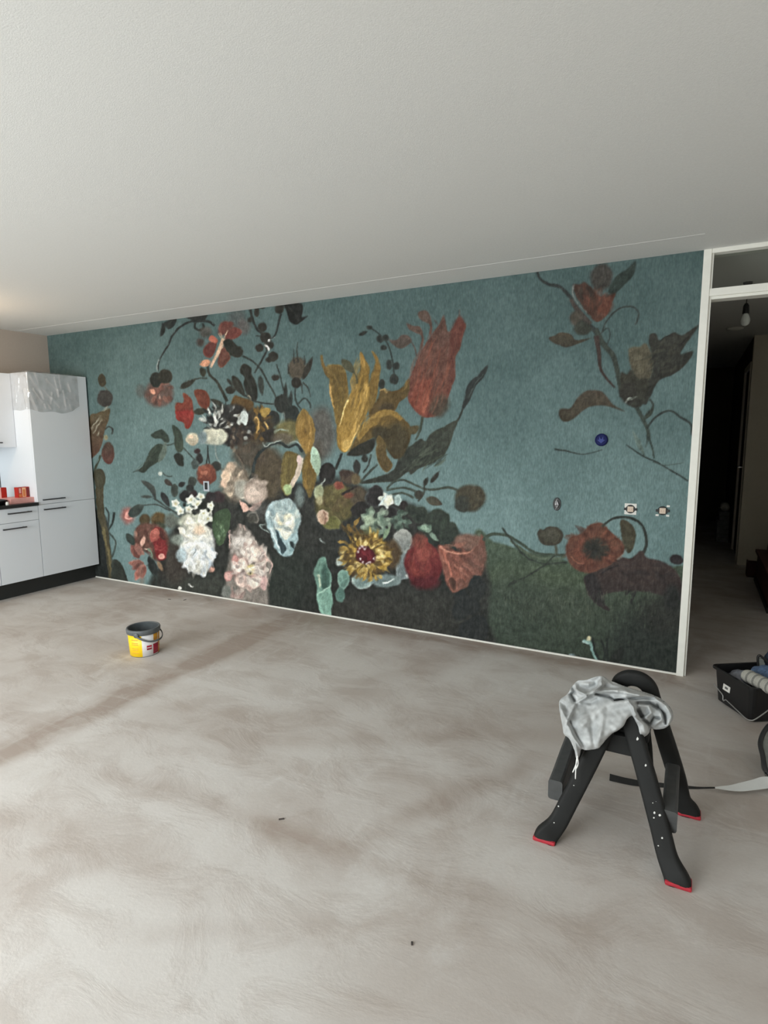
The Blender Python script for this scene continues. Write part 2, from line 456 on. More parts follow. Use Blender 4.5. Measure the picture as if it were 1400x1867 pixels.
TEX1 = vnoise((CHN, CWN), 9, 9, 1) + 0.6 * vnoise((CHN, CWN), 4, 4, 2)
TEX2 = vnoise((CHN, CWN), 3, 16, 3) + 0.7 * vnoise((CHN, CWN), 2, 5, 4)      # vertical weave
TEX3 = vnoise((CHN, CWN), 160, 130, 5) + 0.5 * vnoise((CHN, CWN), 60, 60, 6)
yy = (np.arange(CHN) / CS + CY0)[:, None]; xx = (np.arange(CWN) / CS + CX0)[None, :]
CAN = np.zeros((CHN, CWN, 3)); COV = np.zeros((CHN, CWN))
t = np.clip((yy - 560) / 420, 0, 1)[:, :, None] * np.ones((1, CWN, 1))
CAN[:] = np.array((93., 122, 121)) * (1 - t) + np.array((117., 150, 150)) * t
CAN += (TEX3 * 13 + TEX1 * 5)[:, :, None]
PR = np.random.default_rng(5)


def sdist(pts, x0, y0, x1, y1):
    """signed distance (positive inside), in photo pixels, on the canvas window"""
    ix0, iy0 = max(int((x0 - CX0) * CS), 0), max(int((y0 - CY0) * CS), 0)
    ix1, iy1 = min(int((x1 - CX0) * CS) + 1, CWN), min(int((y1 - CY0) * CS) + 1, CHN)
    if ix1 <= ix0 or iy1 <= iy0: return None
    X = (np.arange(ix0, ix1) / CS + CX0)[None, :]; Y = (np.arange(iy0, iy1) / CS + CY0)[:, None]
    best = np.full((iy1 - iy0, ix1 - ix0), 1e9); ins = np.zeros(best.shape, bool)
    P = np.asarray(pts); Q = np.roll(P, -1, 0)
    for (ax, ay), (bx, by) in zip(P, Q):
        dx, dy = bx - ax, by - ay; l2 = dx * dx + dy * dy + 1e-9
        tt = np.clip(((X - ax) * dx + (Y - ay) * dy) / l2, 0, 1)
        best = np.minimum(best, (X - ax - tt * dx) ** 2 + (Y - ay - tt * dy) ** 2)
        if abs(dy) > 1e-9:
            c = ((ay > Y) != (by > Y)) & (X < (dx) * (Y - ay) / dy + ax); ins ^= c
    d = np.sqrt(best); return (slice(iy0, iy1), slice(ix0, ix1)), np.where(ins, d, -d), X, Y


def lay(win, alpha, col):
    COV[win] = np.maximum(COV[win], np.clip(alpha, 0, 1))
    CAN[win] += (np.clip(alpha, 0, 1)[..., None]) * (col - CAN[win])


def blob(pts, c1, c2=None, ang=90, soft=1.2, rim=None, tex=7, a=1.0, smooth=True):
    """filled shape; colour runs from c1 to c2 along ang (degrees, 0 = right, 90 = down); rim=(colour, width)"""
    P = catmull(pts, 5, True) if smooth else np.asarray(pts, float)
    pad = 3 + soft * 2
    r = sdist(P, P[:, 0].min() - pad, P[:, 1].min() - pad, P[:, 0].max() + pad, P[:, 1].max() + pad)
    if r is None: return
    win, d, X, Y = r
    c1 = np.array(c1, float); c2 = c1 if c2 is None else np.array(c2, float)
    dx, dy = math.cos(math.radians(ang)), math.sin(math.radians(ang))
    s = P @ np.array([dx, dy]); tt = np.clip((X * dx + Y * dy - s.min()) / (np.ptp(s) + 1e-6), 0, 1)[..., None]
    col = c1 * (1 - tt) + c2 * tt + (TEX1[win] * tex + TEX2[win] * tex * 0.5)[..., None]
    if rim: 
        k = np.exp(-np.clip(d, 0, None) / rim[1])[..., None] * (0.75 + TEX1[win][..., None] * 0.6)
        col = col + np.clip(k, 0, 1) * (np.array(rim[0], float) - col)
    al = np.clip((d + soft) / (2 * soft), 0, 1); al = al * al * (3 - 2 * al)
    lay(win, al * a, col)


def ell(cx, cy, rx, ry, c1, c2=None, ang=90, rot=0, **k):
    th = np.linspace(0, 2 * math.pi, 15)[:-1]; c, s = math.cos(math.radians(rot)), math.sin(math.radians(rot))
    x, y = rx * np.cos(th), ry * np.sin(th)
    j = 1 + (PR.random(14) - 0.5) * 0.12
    blob(np.stack([cx + (x * c - y * s) * j, cy + (x * s + y * c) * j], 1), c1, c2, ang, **k)


def line(pts, c, w0=2, w1=None, a=1.0, soft=0.8):
    P = catmull(pts, 6); n = len(P); w1 = w0 if w1 is None else w1
    T = np.gradient(P, axis=0); T /= np.linalg.norm(T, axis=1)[:, None] + 1e-9
    Nn = np.stack([-T[:, 1], T[:, 0]], 1); w = (np.linspace(w0, w1, n) / 2)[:, None]
    blob(np.concatenate([P + Nn * w, (P - Nn * w)[::-1]]), c, soft=soft, tex=6, a=a, smooth=False)


def leaf(p0, p1, w, c1, c2=None, bend=0.0, rib=None, **k):
    p0, p1 = np.array(p0, float), np.array(p1, float); d = p1 - p0; n = np.array([-d[1], d[0]]); n /= np.linalg.norm(n) + 1e-9
    L, R = [], []
    for t in (0, .12, .3, .5, .7, .88, 1):
        m = p0 + d * t + n * bend * math.sin(math.pi * t) * np.linalg.norm(d); h = w / 2 * math.sin(math.pi * t ** 0.85) ** 0.8
        L.append(m + n * h); R.append(m - n * h)
    blob(L + R[-2:0:-1], c1, c2, ang=math.degrees(math.atan2(d[1], d[0])), **k)
    if rib is not None:
        line([p0, p0 + d * .5 + n * bend * np.linalg.norm(d), p1], rib, 1.4, .6, a=.7)


def dabs(cx, cy, rx, ry, cols, n, ln=9, w=4, radial=True, rot=0, jit=25, a=.85, centre=None, inner=0.0):
    """short brush strokes filling an ellipse, fanning out from centre"""
    ox, oy = centre or (cx, cy)
    for i in range(n):
        q = math.sqrt(inner * inner + (1 - inner * inner) * PR.random()); th = PR.random() * 2 * math.pi
        x, y = cx + rx * q * math.cos(th), cy + ry * q * math.sin(th)
        an = math.atan2(y - oy, x - ox) if radial else math.radians(rot)
        an += math.radians((PR.random() - .5) * 2 * jit)
        l = ln * (.6 + .8 * PR.random()); ww = w * (.6 + .8 * PR.random())
        c = np.array(cols[PR.integers(len(cols))], float) * (0.92 + .16 * PR.random())
        leaf((x - l / 2 * math.cos(an), y - l / 2 * math.sin(an)), (x + l / 2 * math.cos(an), y + l / 2 * math.sin(an)), ww, c, c * .9, bend=(PR.random() - .5) * .3, a=a, soft=.9, tex=5)


def petals(cx, cy, r0, r1, n, c1, c2, w, a0=0, sq=1.0, rim=None, jit=8, a=1.0):
    for i in range(n):
        th = math.radians(a0 + 360 * i / n + (PR.random() - .5) * 2 * jit); rr = r1 * (.88 + .24 * PR.random())
        leaf((cx + r0 * math.cos(th), cy + sq * r0 * math.sin(th)), (cx + rr * math.cos(th), cy + sq * rr * math.sin(th)), w, c1, c2, bend=(PR.random() - .5) * .2, rim=rim, a=a)


def star(cx, cy, r, c=(226, 228, 214), n=5):
    petals(cx, cy, 0, r, n, np.array(c) * .85, c, r * .75, a0=PR.random() * 90, jit=12)
    ell(cx, cy, r * .2, r * .2, (190, 180, 120))


DK = (42, 46, 42)
# --- ground of the painting: meadow on the right, dark bouquet body
blob([(862, 984), (900, 988), (930, 996), (960, 1006), (1000, 1012), (1060, 1030), (1150, 1040), (1300, 1050), (1300, 1270), (860, 1270)], (86, 106, 84), (52, 62, 52), 90, soft=3, tex=10)
ell(1000, 1052, 130, 22, (96, 112, 82), soft=22, a=.5); ell(940, 1110, 70, 60, (62, 76, 64), soft=25, a=.6)
ell(1060, 1110, 120, 30, (74, 86, 70), soft=20, a=.5)
for i in range(420):
    x, y = 900 + PR.random() * 310, 1062 + abs(PR.normal()) * 38
    line([(x, y), (x + PR.normal() * 1.2, y + 7 + PR.random() * 7)], (104, 112, 92) if PR.random() < .6 else (60, 68, 58), 1.1, .5, a=.30)
ell(1200, 1180, 90, 75, (40, 46, 42), soft=40, a=.85); ell(1215, 1120, 50, 40, (48, 48, 44), soft=25, a=.7)
blob([(285, 1085), (288, 1030), (305, 985), (335, 935), (400, 895), (460, 915), (500, 880), (560, 880), (610, 870), (665, 890), (705, 905), (765, 925), (830, 965), (872, 1010), (893, 1060), (890, 1130), (893, 1190), (700, 1160), (480, 1120)], (50, 52, 48), (44, 46, 42), soft=7, tex=12)
ell(560, 1060, 90, 60, (38, 42, 38), soft=22, a=.8); ell(640, 1120, 60, 30, (60, 58, 52), soft=18, a=.6); ell(760, 1120, 100, 40, (58, 58, 52), soft=20, a=.6)
ell(360, 1070, 60, 26, (66, 70, 62), soft=14, a=.7); ell(520, 1050, 40, 60, (50, 60, 52), soft=20, a=.5)
ell(320, 1020, 24, 45, (76, 66, 58), soft=14, a=.7)
# --- vines and flowers, upper left
blob([(296, 588), (301, 597), (299, 608), (292, 613), (293, 599)], (40, 46, 44))
blob([(299, 588), (322, 579), (318, 593), (308, 600), (302, 596)], (42, 48, 46))
blob([(340, 577), (376, 570), (374, 582), (361, 588), (349, 583)], (40, 44, 42))
line([(391, 594), (383, 587), (368, 585), (346, 587), (327, 597), (314, 612), (305, 632), (294, 649), (289, 662), (288, 677)], (44, 50, 48), 5, 2.2)
line([(289, 655), (286, 668), (287, 677)], (150, 165, 160), 2)
line([(356, 588), (355, 597), (363, 602), (371, 597), (369, 589)], (46, 52, 48), 4)
ell(290, 718, 27, 23, (112, 80, 70), soft=5, a=.85); dabs(292, 716, 24, 22, [(150, 96, 82), (96, 66, 58), (120, 80, 70), (170, 112, 94)], 34, 13, 6, centre=(292, 700), a=.6)
leaf((283, 716), (272, 712), 9, (214, 146, 118)); line([(291, 728), (290, 718)], (206, 160, 140), 3, 1)
ell(256, 712, 8, 12, (98, 94, 88), soft=4, a=.5)
ell(284, 692, 11, 14, (38, 42, 38), rim=((58, 62, 56), 2)); ell(301, 686, 13, 14, (52, 52, 44), rim=((68, 66, 56), 3))
leaf((328, 708), (358, 690), 12, (52, 54, 46), rim=((70, 76, 66), 1.5)); line([(356, 692), (366, 689), (378, 690)], (56, 62, 54), 2.5)
line([(378, 664), (382, 683), (394, 695), (404, 712), (414, 732)], (54, 58, 50), 4, 6); ell(370, 678, 5.5, 9, (56, 58, 46), rot=-15)
blob([(334, 716), (349, 727), (352, 746), (353, 760), (346, 779), (338, 781), (334, 770), (322, 764), (319, 735), (334, 734)], (132, 66, 48), (160, 56, 46), rim=((150, 84, 62), 2))
blob([(321, 748), (336, 747), (352, 752), (348, 770), (330, 768), (321, 762)], (176, 50, 46), (150, 56, 46)); line([(322, 748), (337, 746), (352, 744)], (96, 44, 36), 1.5)
blob([(354, 711), (377, 714), (383, 736), (374, 747), (361, 735)], (126, 64, 46), (112, 54, 40), rim=((140, 82, 60), 2))
leaf((384, 728), (412, 742), 10, (60, 62, 52)); leaf((352, 752), (378, 748), 12, (60, 62, 50)); leaf((386, 742), (412, 750), 9, (48, 52, 46))
blob([(275, 792), (288, 785), (297, 783), (308, 796), (308, 806), (301, 807), (294, 800), (281, 799)], (50, 64, 56), (62, 76, 66))
blob([(314, 775), (327, 783), (333, 800), (333, 820), (325, 825), (319, 815), (317, 795)], (54, 68, 58), (64, 76, 62))
line([(301, 806), (303, 812), (318, 808)], (70, 84, 76), 2.5)
blob([(242, 861), (258, 852), (266, 837), (275, 820), (286, 810), (297, 811), (302, 822), (297, 837), (286, 843), (271, 854), (262, 862), (252, 859)], (60, 74, 62), (48, 58, 50), 135)
blob([(296, 812), (303, 806), (304, 822), (298, 836), (288, 842)], (112, 130, 118), a=.8)
blob([(317, 833), (323, 826), (333, 830), (335, 841), (334, 850), (325, 848)], (44, 50, 44)); line([(334, 816), (345, 828), (355, 838)], (66, 76, 70), 2.2)
# left fragment flower behind the kitchen
ell(186, 693.5, 7, 12, (66, 62, 46), rot=-8); line([(190, 704), (196, 712)], (100, 100, 84), 2); ell(191, 726, 14.5, 16, (62, 60, 56), rim=((80, 82, 78), 3))
blob([(163, 762), (178, 753), (199, 744), (198, 764), (191, 783), (188, 801), (178, 826), (160, 832)], (104, 94, 66), (96, 66, 52))
for q in ([(166, 782), (176, 768), (184, 758)], [(169, 790), (180, 772), (186, 764)], [(178, 795), (182, 782)], [(196, 740), (186, 750)]): line(q, (176, 172, 150), 3, 1.2, a=.8)
line([(191, 783), (198, 778), (205, 782), (204, 792)], (56, 62, 58), 2.5); ell(193, 798, 4, 5, (150, 146, 112))
ell(197, 826, 12, 20, (78, 66, 54), (108, 66, 58)); line([(184, 830), (175, 850), (171, 870)], (66, 72, 56), 4)
blob([(150, 925), (178, 930), (196, 950), (200, 1000), (206, 1065), (150, 1065)], (40, 44, 42), soft=3)
line([(181, 885), (183, 930), (190, 965), (196, 1000), (203, 1060)], (84, 78, 56), 15, 9); line([(187, 960), (191, 985), (198, 1010), (204, 1060)], (140, 126, 78), 5, 4, a=.7)
ell(181, 873, 10.5, 18.5, (82, 80, 60), rim=((62, 60, 46), 3))
line([(192, 925), (198, 938), (197, 962)], (54, 62, 58), 2.5); line([(198, 966), (205, 952), (208, 934)], (46, 54, 50), 2.5, 5); line([(199, 972), (210, 985), (209, 1000), (204, 1016)], (72, 86, 78), 3)
blob([(203, 1026), (214, 1021), (224, 1034), (233, 1068), (205, 1068)], (54, 60, 52))
# --- top flower with pale tube
ell(375, 606, 11, 10, (98, 90, 82), soft=4, a=.8); ell(365, 624, 7, 8, (82, 74, 68), soft=3); ell(432, 582, 16, 20, (96, 98, 96), soft=8, a=.7); ell(444, 596, 12, 14, (104, 92, 88), soft=6, a=.7)
blob([(398, 610), (400, 592), (410, 585), (426, 590), (412, 608)], (130, 74, 64), soft=2.5); blob([(410, 610), (426, 596), (440, 602), (438, 611), (424, 619), (412, 619)], (122, 62, 54), soft=1.6, rim=((150, 84, 70), 2))
blob([(396, 620), (380, 624), (370, 638), (376, 652), (388, 648)], (112, 58, 52), rim=((140, 78, 64), 2)); blob([(400, 644), (408, 632), (420, 652), (404, 671), (396, 662)], (128, 76, 62), (108, 66, 54), rim=((146, 94, 76), 2))
blob([(380, 620), (386, 611), (397, 620), (392, 625)], (204, 112, 90)); line([(408, 617), (399, 638), (391, 655), (384, 670)], (206, 168, 138), 8, 4); ell(374, 662, 10, 6, (212, 148, 112), rot=-15)
line([(404, 618), (398, 608)], (220, 196, 160), 1.3); line([(406, 618), (402, 606)], (220, 196, 160), 1.3); line([(408, 616), (416, 602)], (220, 196, 160), 1.3)
blob([(406, 624), (418, 617), (432, 630), (440, 632), (444, 642), (438, 651), (424, 650), (414, 640)], (40, 42, 36), rim=((56, 56, 46), 3))
line([(442, 649), (460, 658), (476, 674), (488, 696), (505, 728)], (54, 62, 56), 3.5, 3)
line([(456, 562), (460, 580), (468, 600), (480, 610), (488, 620), (487, 636), (480, 652), (464, 680)], (44, 48, 44), 5, 3)
for (x, y, a, b) in ((478, 596, 8, 9), (468, 569, 5, 9), (455, 583, 4, 5), (473, 634, 7.5, 7.5), (484, 616, 10, 10), (490, 628, 9, 9), (498, 650, 9, 9), (502, 688, 7, 6), (478, 559, 6, 4), (509, 563, 9, 9), (490, 656, 6, 5)): ell(x, y, a, b, (46, 46, 40), rim=((62, 62, 54), 2))
line([(482, 628), (488, 634), (490, 640)], (220, 220, 214), 3); line([(488, 622), (495, 616), (501, 614)], (214, 216, 212), 4, 2); line([(466, 612), (476, 613)], DK, 2)
line([(512, 572), (506, 594), (502, 610), (492, 618)], (46, 52, 50), 4.5, 2.5); line([(504, 664), (512, 690), (517, 712)], (52, 60, 56), 2.5)
blob([(518, 553), (548, 552), (552, 566), (550, 578), (561, 576), (552, 584), (540, 592), (528, 586), (523, 570)], (32, 34, 32))
blob([(438, 670), (446, 663), (458, 671), (459, 682), (468, 700), (468, 729), (452, 724), (444, 702), (446, 688), (438, 680)], (40, 42, 36), rim=((52, 52, 44), 2))
blob([(424, 685), (438, 694), (447, 722), (436, 716), (424, 702)], (50, 50, 42)); ell(420, 711, 9, 7, (52, 52, 44)); leaf((414, 690), (424, 704), 6, (54, 56, 48)); leaf((474, 684), (478, 722), 11, (58, 66, 60))
line([(446, 720), (458, 728), (470, 733), (504, 737)], (46, 50, 46), 3); line([(452, 720), (458, 727)], (200, 190, 160), 2, 1)
blob([(426, 722), (440, 724), (461, 732), (459, 747), (444, 753), (430, 750), (419, 747)], (112, 84, 44), (92, 68, 38))
ell(542, 672, 16, 21, (98, 88, 72), soft=3, rot=15); dabs(542, 670, 12, 16, [(86, 76, 62), (112, 100, 82)], 14, 16, 3, radial=False, rot=80, a=.5)
for q in ([(536, 664), (535, 636)], [(544, 660), (541, 640), (543, 624)], [(556, 664), (555, 648)], [(526, 682), (525, 662)], [(550, 700), (551, 718)], [(552, 697), (562, 708), (566, 724)]): line(q, (52, 54, 48), 3.4, .8)
leaf((552, 692), (570, 650), 11, (56, 54, 46)); ell(540, 698, 9, 10, (44, 42, 36)); line([(538, 708), (539, 730), (552, 752)], (48, 56, 52), 3)
line([(544, 736), (554, 726), (564, 734), (566, 744)], (58, 68, 64), 3)
ell(514, 736, 14, 17, (42, 46, 42)); ell(532, 757, 15, 17, (42, 48, 44)); ell(497, 763, 13, 15, (48, 52, 48)); leaf((519, 745), (521, 697), 8, (46, 50, 46)); leaf((528, 745), (531, 712), 8, (48, 54, 50))
line([(513, 768), (516, 750), (520, 768)], (150, 160, 150), 1.6, a=.7)
# --- smoky haze and yellow petals
ell(586, 790, 26, 46, (106, 98, 90), soft=12, a=.85); ell(570, 830, 20, 30, (96, 86, 70), soft=10, a=.6)
ell(470, 778, 28, 36, (70, 60, 44), soft=5)
dabs(472, 772, 24, 30, [(176, 134, 62), (140, 104, 48), (60, 54, 40), (52, 50, 42)], 40, 15, 6)
line([(458, 775), (462, 764), (470, 762), (472, 778), (466, 790)], (206, 160, 84), 3); line([(482, 768), (488, 776), (489, 786)], (206, 164, 92), 3); blob([(474, 745), (492, 744), (490, 754), (480, 760)], (178, 142, 64))
blob([(476, 790), (500, 782), (512, 798), (488, 806)], (48, 44, 38))
ell(526, 786, 26, 20, (128, 120, 72), soft=6); ell(514, 800, 20, 12, (112, 100, 84), soft=5, a=.8); line([(498, 788), (510, 782), (526, 786)], (158, 172, 150), 3.5, 1.5)
leaf((553, 745), (561, 832), 36, (158, 122, 54), (186, 138, 58), rim=((150, 128, 74), 4)); line([(563, 756), (566, 785), (562, 820)], (204, 158, 80), 2); dabs(562, 785, 12, 34, [(176, 134, 60), (146, 112, 50)], 22, 22, 4, radial=False, rot=88, jit=8, a=.45)
# --- dark feathery flower with white puffs
ell(424, 776, 40, 38, (46, 44, 42), soft=4)
dabs(400, 764, 34, 26, [(222, 224, 214), (200, 204, 196), (44, 46, 46), (36, 38, 38)], 74, 15, 4, centre=(396, 784))
dabs(436, 790, 26, 34, [(60, 48, 40), (40, 36, 34), (86, 70, 58), (148, 132, 112)], 56, 12, 6, centre=(430, 786))
dabs(444, 772, 12, 30, [(190, 196, 188), (70, 60, 52)], 14, 12, 5, centre=(425, 790)); ell(445, 762, 7, 14, (186, 194, 188), rot=-10)
ell(390, 796, 25, 16, (196, 194, 170), (168, 172, 156), soft=2.5); dabs(394, 795, 20, 11, [(214, 210, 186), (184, 182, 160)], 16, 12, 8, a=.5); ell(369, 798, 9, 12, (128, 148, 150), soft=3)
ell(351, 800, 12, 12, (208, 198, 170), (176, 164, 140), soft=2); ell(348, 796, 5, 4, (222, 190, 160)); line([(392, 812), (394, 830), (404, 852)], (140, 156, 150), 2.5)
dabs(440, 818, 16, 8, [(222, 204, 176), (196, 176, 148)], 10, 9, 5)
for (p, q) in (((246, 859), (292, 816)), ((282, 793), (304, 798)), ((322, 782), (328, 818)), ((441, 672), (462, 724)), ((428, 690), (442, 716)), ((526, 558), (545, 586)), ((312, 584), (306, 596))):
    line([p, ((p[0] + q[0]) / 2 + 1, (p[1] + q[1]) / 2 - 1), q], (88, 100, 88), 1.4, .6, a=.6)
# --- rosehip, berries
for (x, y, a, b, c) in ((363, 837, 7, 10, (40, 40, 38)), (355, 847, 7, 9, (78, 90, 86)), (359, 822, 6, 5, (56, 44, 44)), (350, 878, 8, 9, (60, 68, 62)), (398, 906, 11, 11, (52, 40, 42)), (384, 905, 9, 9, (44, 40, 42)), (352, 902, 8, 9, (50, 40, 40)), (336, 904, 10, 11, (38, 40, 40)), (346, 890, 7, 7, (40, 44, 42)), (394, 850, 9, 9, (46, 50, 46)), (318, 894, 7, 12, (58, 68, 62))): ell(x, y, a, b, c, rim=(np.array(c) * 1.35, 2))
line([(376, 846), (379, 825), (378, 812)], (40, 44, 42), 2.2); line([(382, 846), (379, 826)], (40, 44, 42), 2.2)
ell(376, 865, 19, 19, (150, 80, 60), (128, 62, 48), soft=2, rim=((118, 74, 60), 4)); dabs(372, 862, 11, 11, [(206, 122, 94), (178, 94, 70)], 14, 10, 5, radial=False, rot=80, a=.6)
ell(292, 863, 4, 4, (190, 200, 190)); line([(296, 862), (304, 868), (314, 868)], (66, 76, 70), 2)
leaf((300, 874), (314, 886), 10, (64, 60, 54)); leaf((325, 886), (338, 880), 9, (48, 52, 50))
leaf((257, 876), (284, 912), 11, (82, 92, 88), (62, 70, 66), bend=-.15); leaf((257, 905), (279, 906), 6, (76, 86, 82)); leaf((294, 897), (309, 924), 11, (54, 58, 58)); line([(280, 908), (300, 922), (330, 942)], (66, 74, 70), 3)
ell(233, 940, 12, 15, (196, 98, 88), soft=6, a=.8); leaf((227, 944), (236, 930), 7, (232, 160, 146)); line([(228, 944), (236, 946), (243, 942)], (236, 176, 160), 2.5)
blob([(234, 935), (247, 921), (262, 921), (255, 937), (242, 944)], (64, 76, 70), (54, 62, 58), rim=((84, 98, 92), 2)); line([(262, 921), (285, 920), (310, 932)], (66, 74, 70), 2.2)
ell(264, 948, 10, 11, (88, 74, 48), soft=2); ell(289, 947, 14, 13, (108, 86, 48), (86, 70, 42), soft=3); ell(290, 960, 12, 7, (58, 66, 50), soft=3); ell(262, 962, 8, 8, (60, 70, 60), soft=3); ell(312, 950, 14, 14, (110, 118, 108), soft=5)
# --- red peony, left
blob([(247, 965), (262, 954), (285, 956), (302, 968), (308, 990), (302, 1014), (288, 1024), (272, 1012), (262, 1002), (250, 1008), (243, 994)], (128, 84, 70), (100, 64, 56), soft=3)
dabs(268, 986, 22, 22, [(160, 104, 88), (118, 72, 62), (186, 132, 112), (92, 64, 54)], 34, 16, 7, radial=False, rot=75, jit=30, a=.7)
blob([(277, 967), (294, 962), (302, 986), (304, 1004), (298, 1020), (288, 1019), (281, 1000)], (152, 54, 52), (150, 42, 46), soft=1.5); ell(282, 976, 9, 13, (208, 112, 96), (186, 86, 76), rot=15); leaf((292, 964), (300, 986), 10, (92, 50, 44))
for k in range(2): line([(283, 994 + 6 * k), (292, 997 + 6 * k), (300, 992 + 6 * k)], (196, 84, 80), 2, 1)
ell(294, 1014, 6, 5, (222, 150, 136)); leaf((257, 997), (263, 975), 8, (214, 162, 142)); line([(262, 1000), (272, 1002)], (220, 190, 170), 2)
for (p, q, w_, c) in (((254, 1018), (238, 992), 15, (150, 92, 82)), ((258, 1012), (246, 990), 13, (178, 118, 104)), ((262, 1028), (234, 1026), 15, (176, 116, 102)), ((262, 1026), (240, 1038), 13, (142, 90, 80)), ((262, 1030), (246, 1058), 16, (204, 122, 106)), ((264, 1030), (258, 1056), 10, (176, 100, 88))):
    leaf(p, q, w_, np.array(c) * .75, c, rim=(np.minimum(np.array(c) * 1.2, 235), 2), soft=1.6)
leaf((230, 973), (246, 994), 13, (54, 66, 60)); line([(270, 1000), (276, 1012), (280, 1030)], (120, 138, 116), 5, 2); leaf((271, 1014), (287, 1055), 15, (42, 48, 46)); line([(268, 1030), (276, 1042), (285, 1052), (282, 1070)], (52, 62, 58), 2.5)
leaf((286, 1022), (298, 1042), 8, (150, 120, 92)); ell(258, 1050, 5, 24, (160, 130, 112), soft=5, a=.5)
# --- white chrysanthemum with jasmine
ell(358, 998, 33, 48, (196, 194, 182), (196, 204, 210), soft=5)
ell(340, 952, 16, 12, (168, 176, 158), soft=5); ell(352, 950, 22, 16, (184, 186, 166), soft=5)
dabs(356, 975, 28, 30, [(228, 222, 204), (206, 204, 190), (186, 188, 174), (236, 232, 216)], 64, 15, 7, centre=(358, 985))
dabs(362, 1016, 30, 32, [(226, 232, 236), (204, 214, 222), (180, 192, 202), (238, 238, 236)], 74, 15, 7, centre=(360, 990))
dabs(362, 1036, 26, 12, [(224, 228, 228), (196, 204, 208), (208, 206, 194)], 24, 17, 6, radial=False, rot=85, jit=18)
dabs(358, 1000, 26, 40, [(240, 238, 228), (222, 222, 214), (206, 206, 198)], 60, 12, 5, centre=(358, 985), a=.7); ell(363, 966, 10, 9, (222, 190, 158), soft=5, a=.8); ell(330, 1012, 9, 14, (168, 190, 196), soft=3, a=.8); ell(322, 984, 12, 10, (150, 164, 152), soft=4, a=.8); ell(386, 1038, 5, 5, (214, 160, 140), soft=2)
line([(348, 1020), (352, 1028), (360, 1026)], (244, 246, 246), 2.5); line([(358, 1000), (352, 1012)], (150, 160, 164), 2)
for (x, y, r) in ((320, 918, 9), (328, 931, 9), (347, 911, 10), (359, 919, 10), (344, 929, 9), (370, 935, 10), (381, 931, 8), (379, 945, 10), (366, 905, 8), (384, 920, 8)): star(x, y, r)
for (x, y) in ((379, 929), (336, 920), (354, 936), (364, 925)): ell(x, y, 3, 3.5, (44, 50, 46))
blob([(392, 934), (416, 928), (419, 954), (409, 986), (400, 994), (390, 978), (386, 956)], (64, 86, 60), (86, 112, 76), 60); dabs(402, 966, 9, 22, [(156, 186, 146), (110, 142, 100), (84, 116, 78)], 22, 11, 4, radial=False, rot=105, a=.7)
line([(344, 1063), (349, 1070), (354, 1070)], (212, 212, 204), 2); ell(327, 1072, 4, 3, (206, 206, 196))
# --- pale pink roses in the middle
ell(430, 880, 28, 34, (140, 126, 108), soft=8); ell(490, 862, 34, 46, (92, 80, 60), soft=10); ell(455, 830, 30, 26, (86, 74, 60), soft=10, a=.9)
dabs(428, 876, 24, 30, [(190, 172, 150), (156, 138, 118), (214, 190, 162), (120, 108, 94)], 46, 17, 9, a=.6)
ell(412, 867, 9, 12, (216, 184, 154), soft=2, rim=((236, 212, 186), 2)); ell(408, 882, 6, 8, (204, 172, 146), soft=2); ell(440, 892, 14, 17, (168, 164, 150), soft=5); ell(420, 852, 8, 10, (196, 168, 142), soft=3)
line([(436, 832), (446, 860), (454, 876)], (120, 106, 88), 2); line([(430, 820), (444, 845)], (64, 54, 46), 2); leaf((462, 860), (456, 884), 10, (46, 48, 42)); line([(452, 880), (458, 874), (462, 870)], (206, 206, 190), 1.6)
ell(466, 898, 22, 23, (178, 158, 142), soft=4); ell(462, 902, 16, 18, (216, 196, 180), (196, 172, 156), soft=3, rim=((184, 160, 144), 3)); blob([(436, 912), (450, 920), (452, 930), (444, 932)], (214, 168, 150)); blob([(452, 928), (462, 920), (478, 912), (470, 928), (460, 932)], (218, 172, 156)); line([(440, 908), (446, 906)], (226, 214, 194), 3, 1)
dabs(470, 880, 14, 12, [(196, 176, 160), (160, 142, 128)], 12, 14, 8, a=.5)
line([(460, 862), (468, 832), (488, 813), (510, 807), (524, 815), (540, 810), (551, 824)], (44, 52, 50), 6, 5); line([(478, 806), (484, 814), (494, 808), (512, 804)], (170, 180, 170), 1.8); line([(528, 808), (538, 804), (548, 812)], (150, 166, 158), 2)
blob([(512, 858), (520, 824), (547, 832), (537, 864), (527, 902), (514, 894)], (124, 106, 56), (136, 122, 62), soft=1.8); line([(548, 834), (545, 856), (533, 880), (521, 898)], (192, 174, 152), 11, 9); ell(524, 892, 8, 10, (158, 180, 122), soft=2); ell(545, 838, 5, 9, (208, 182, 172))
dabs(522, 862, 8, 26, [(146, 126, 66), (112, 96, 50)], 12, 20, 4, radial=False, rot=105, jit=8, a=.5)
leaf((564, 822), (564, 908), 28, (146, 114, 50), (128, 104, 48), rim=((120, 104, 60), 3)); dabs(564, 870, 9, 30, [(168, 130, 58), (130, 102, 44)], 14, 24, 4, radial=False, rot=88, jit=6, a=.5); leaf((571, 813), (580, 868), 18, (166, 196, 170), (146, 170, 140), rim=((190, 214, 190), 2))
ell(546, 905, 8, 20, (132, 150, 146), soft=4, a=.8); ell(480, 930, 24, 14, (112, 112, 108), soft=10, a=.7)
line([(450, 942), (456, 934), (466, 935), (470, 948), (464, 954)], (150, 144, 132), 2.5); ell(460, 946, 9, 9, (94, 92, 82), soft=2, a=.7); line([(472, 956), (480, 964), (490, 972)], (150, 168, 162), 2.5); line([(472, 955), (484, 956)], (150, 168, 162), 2)
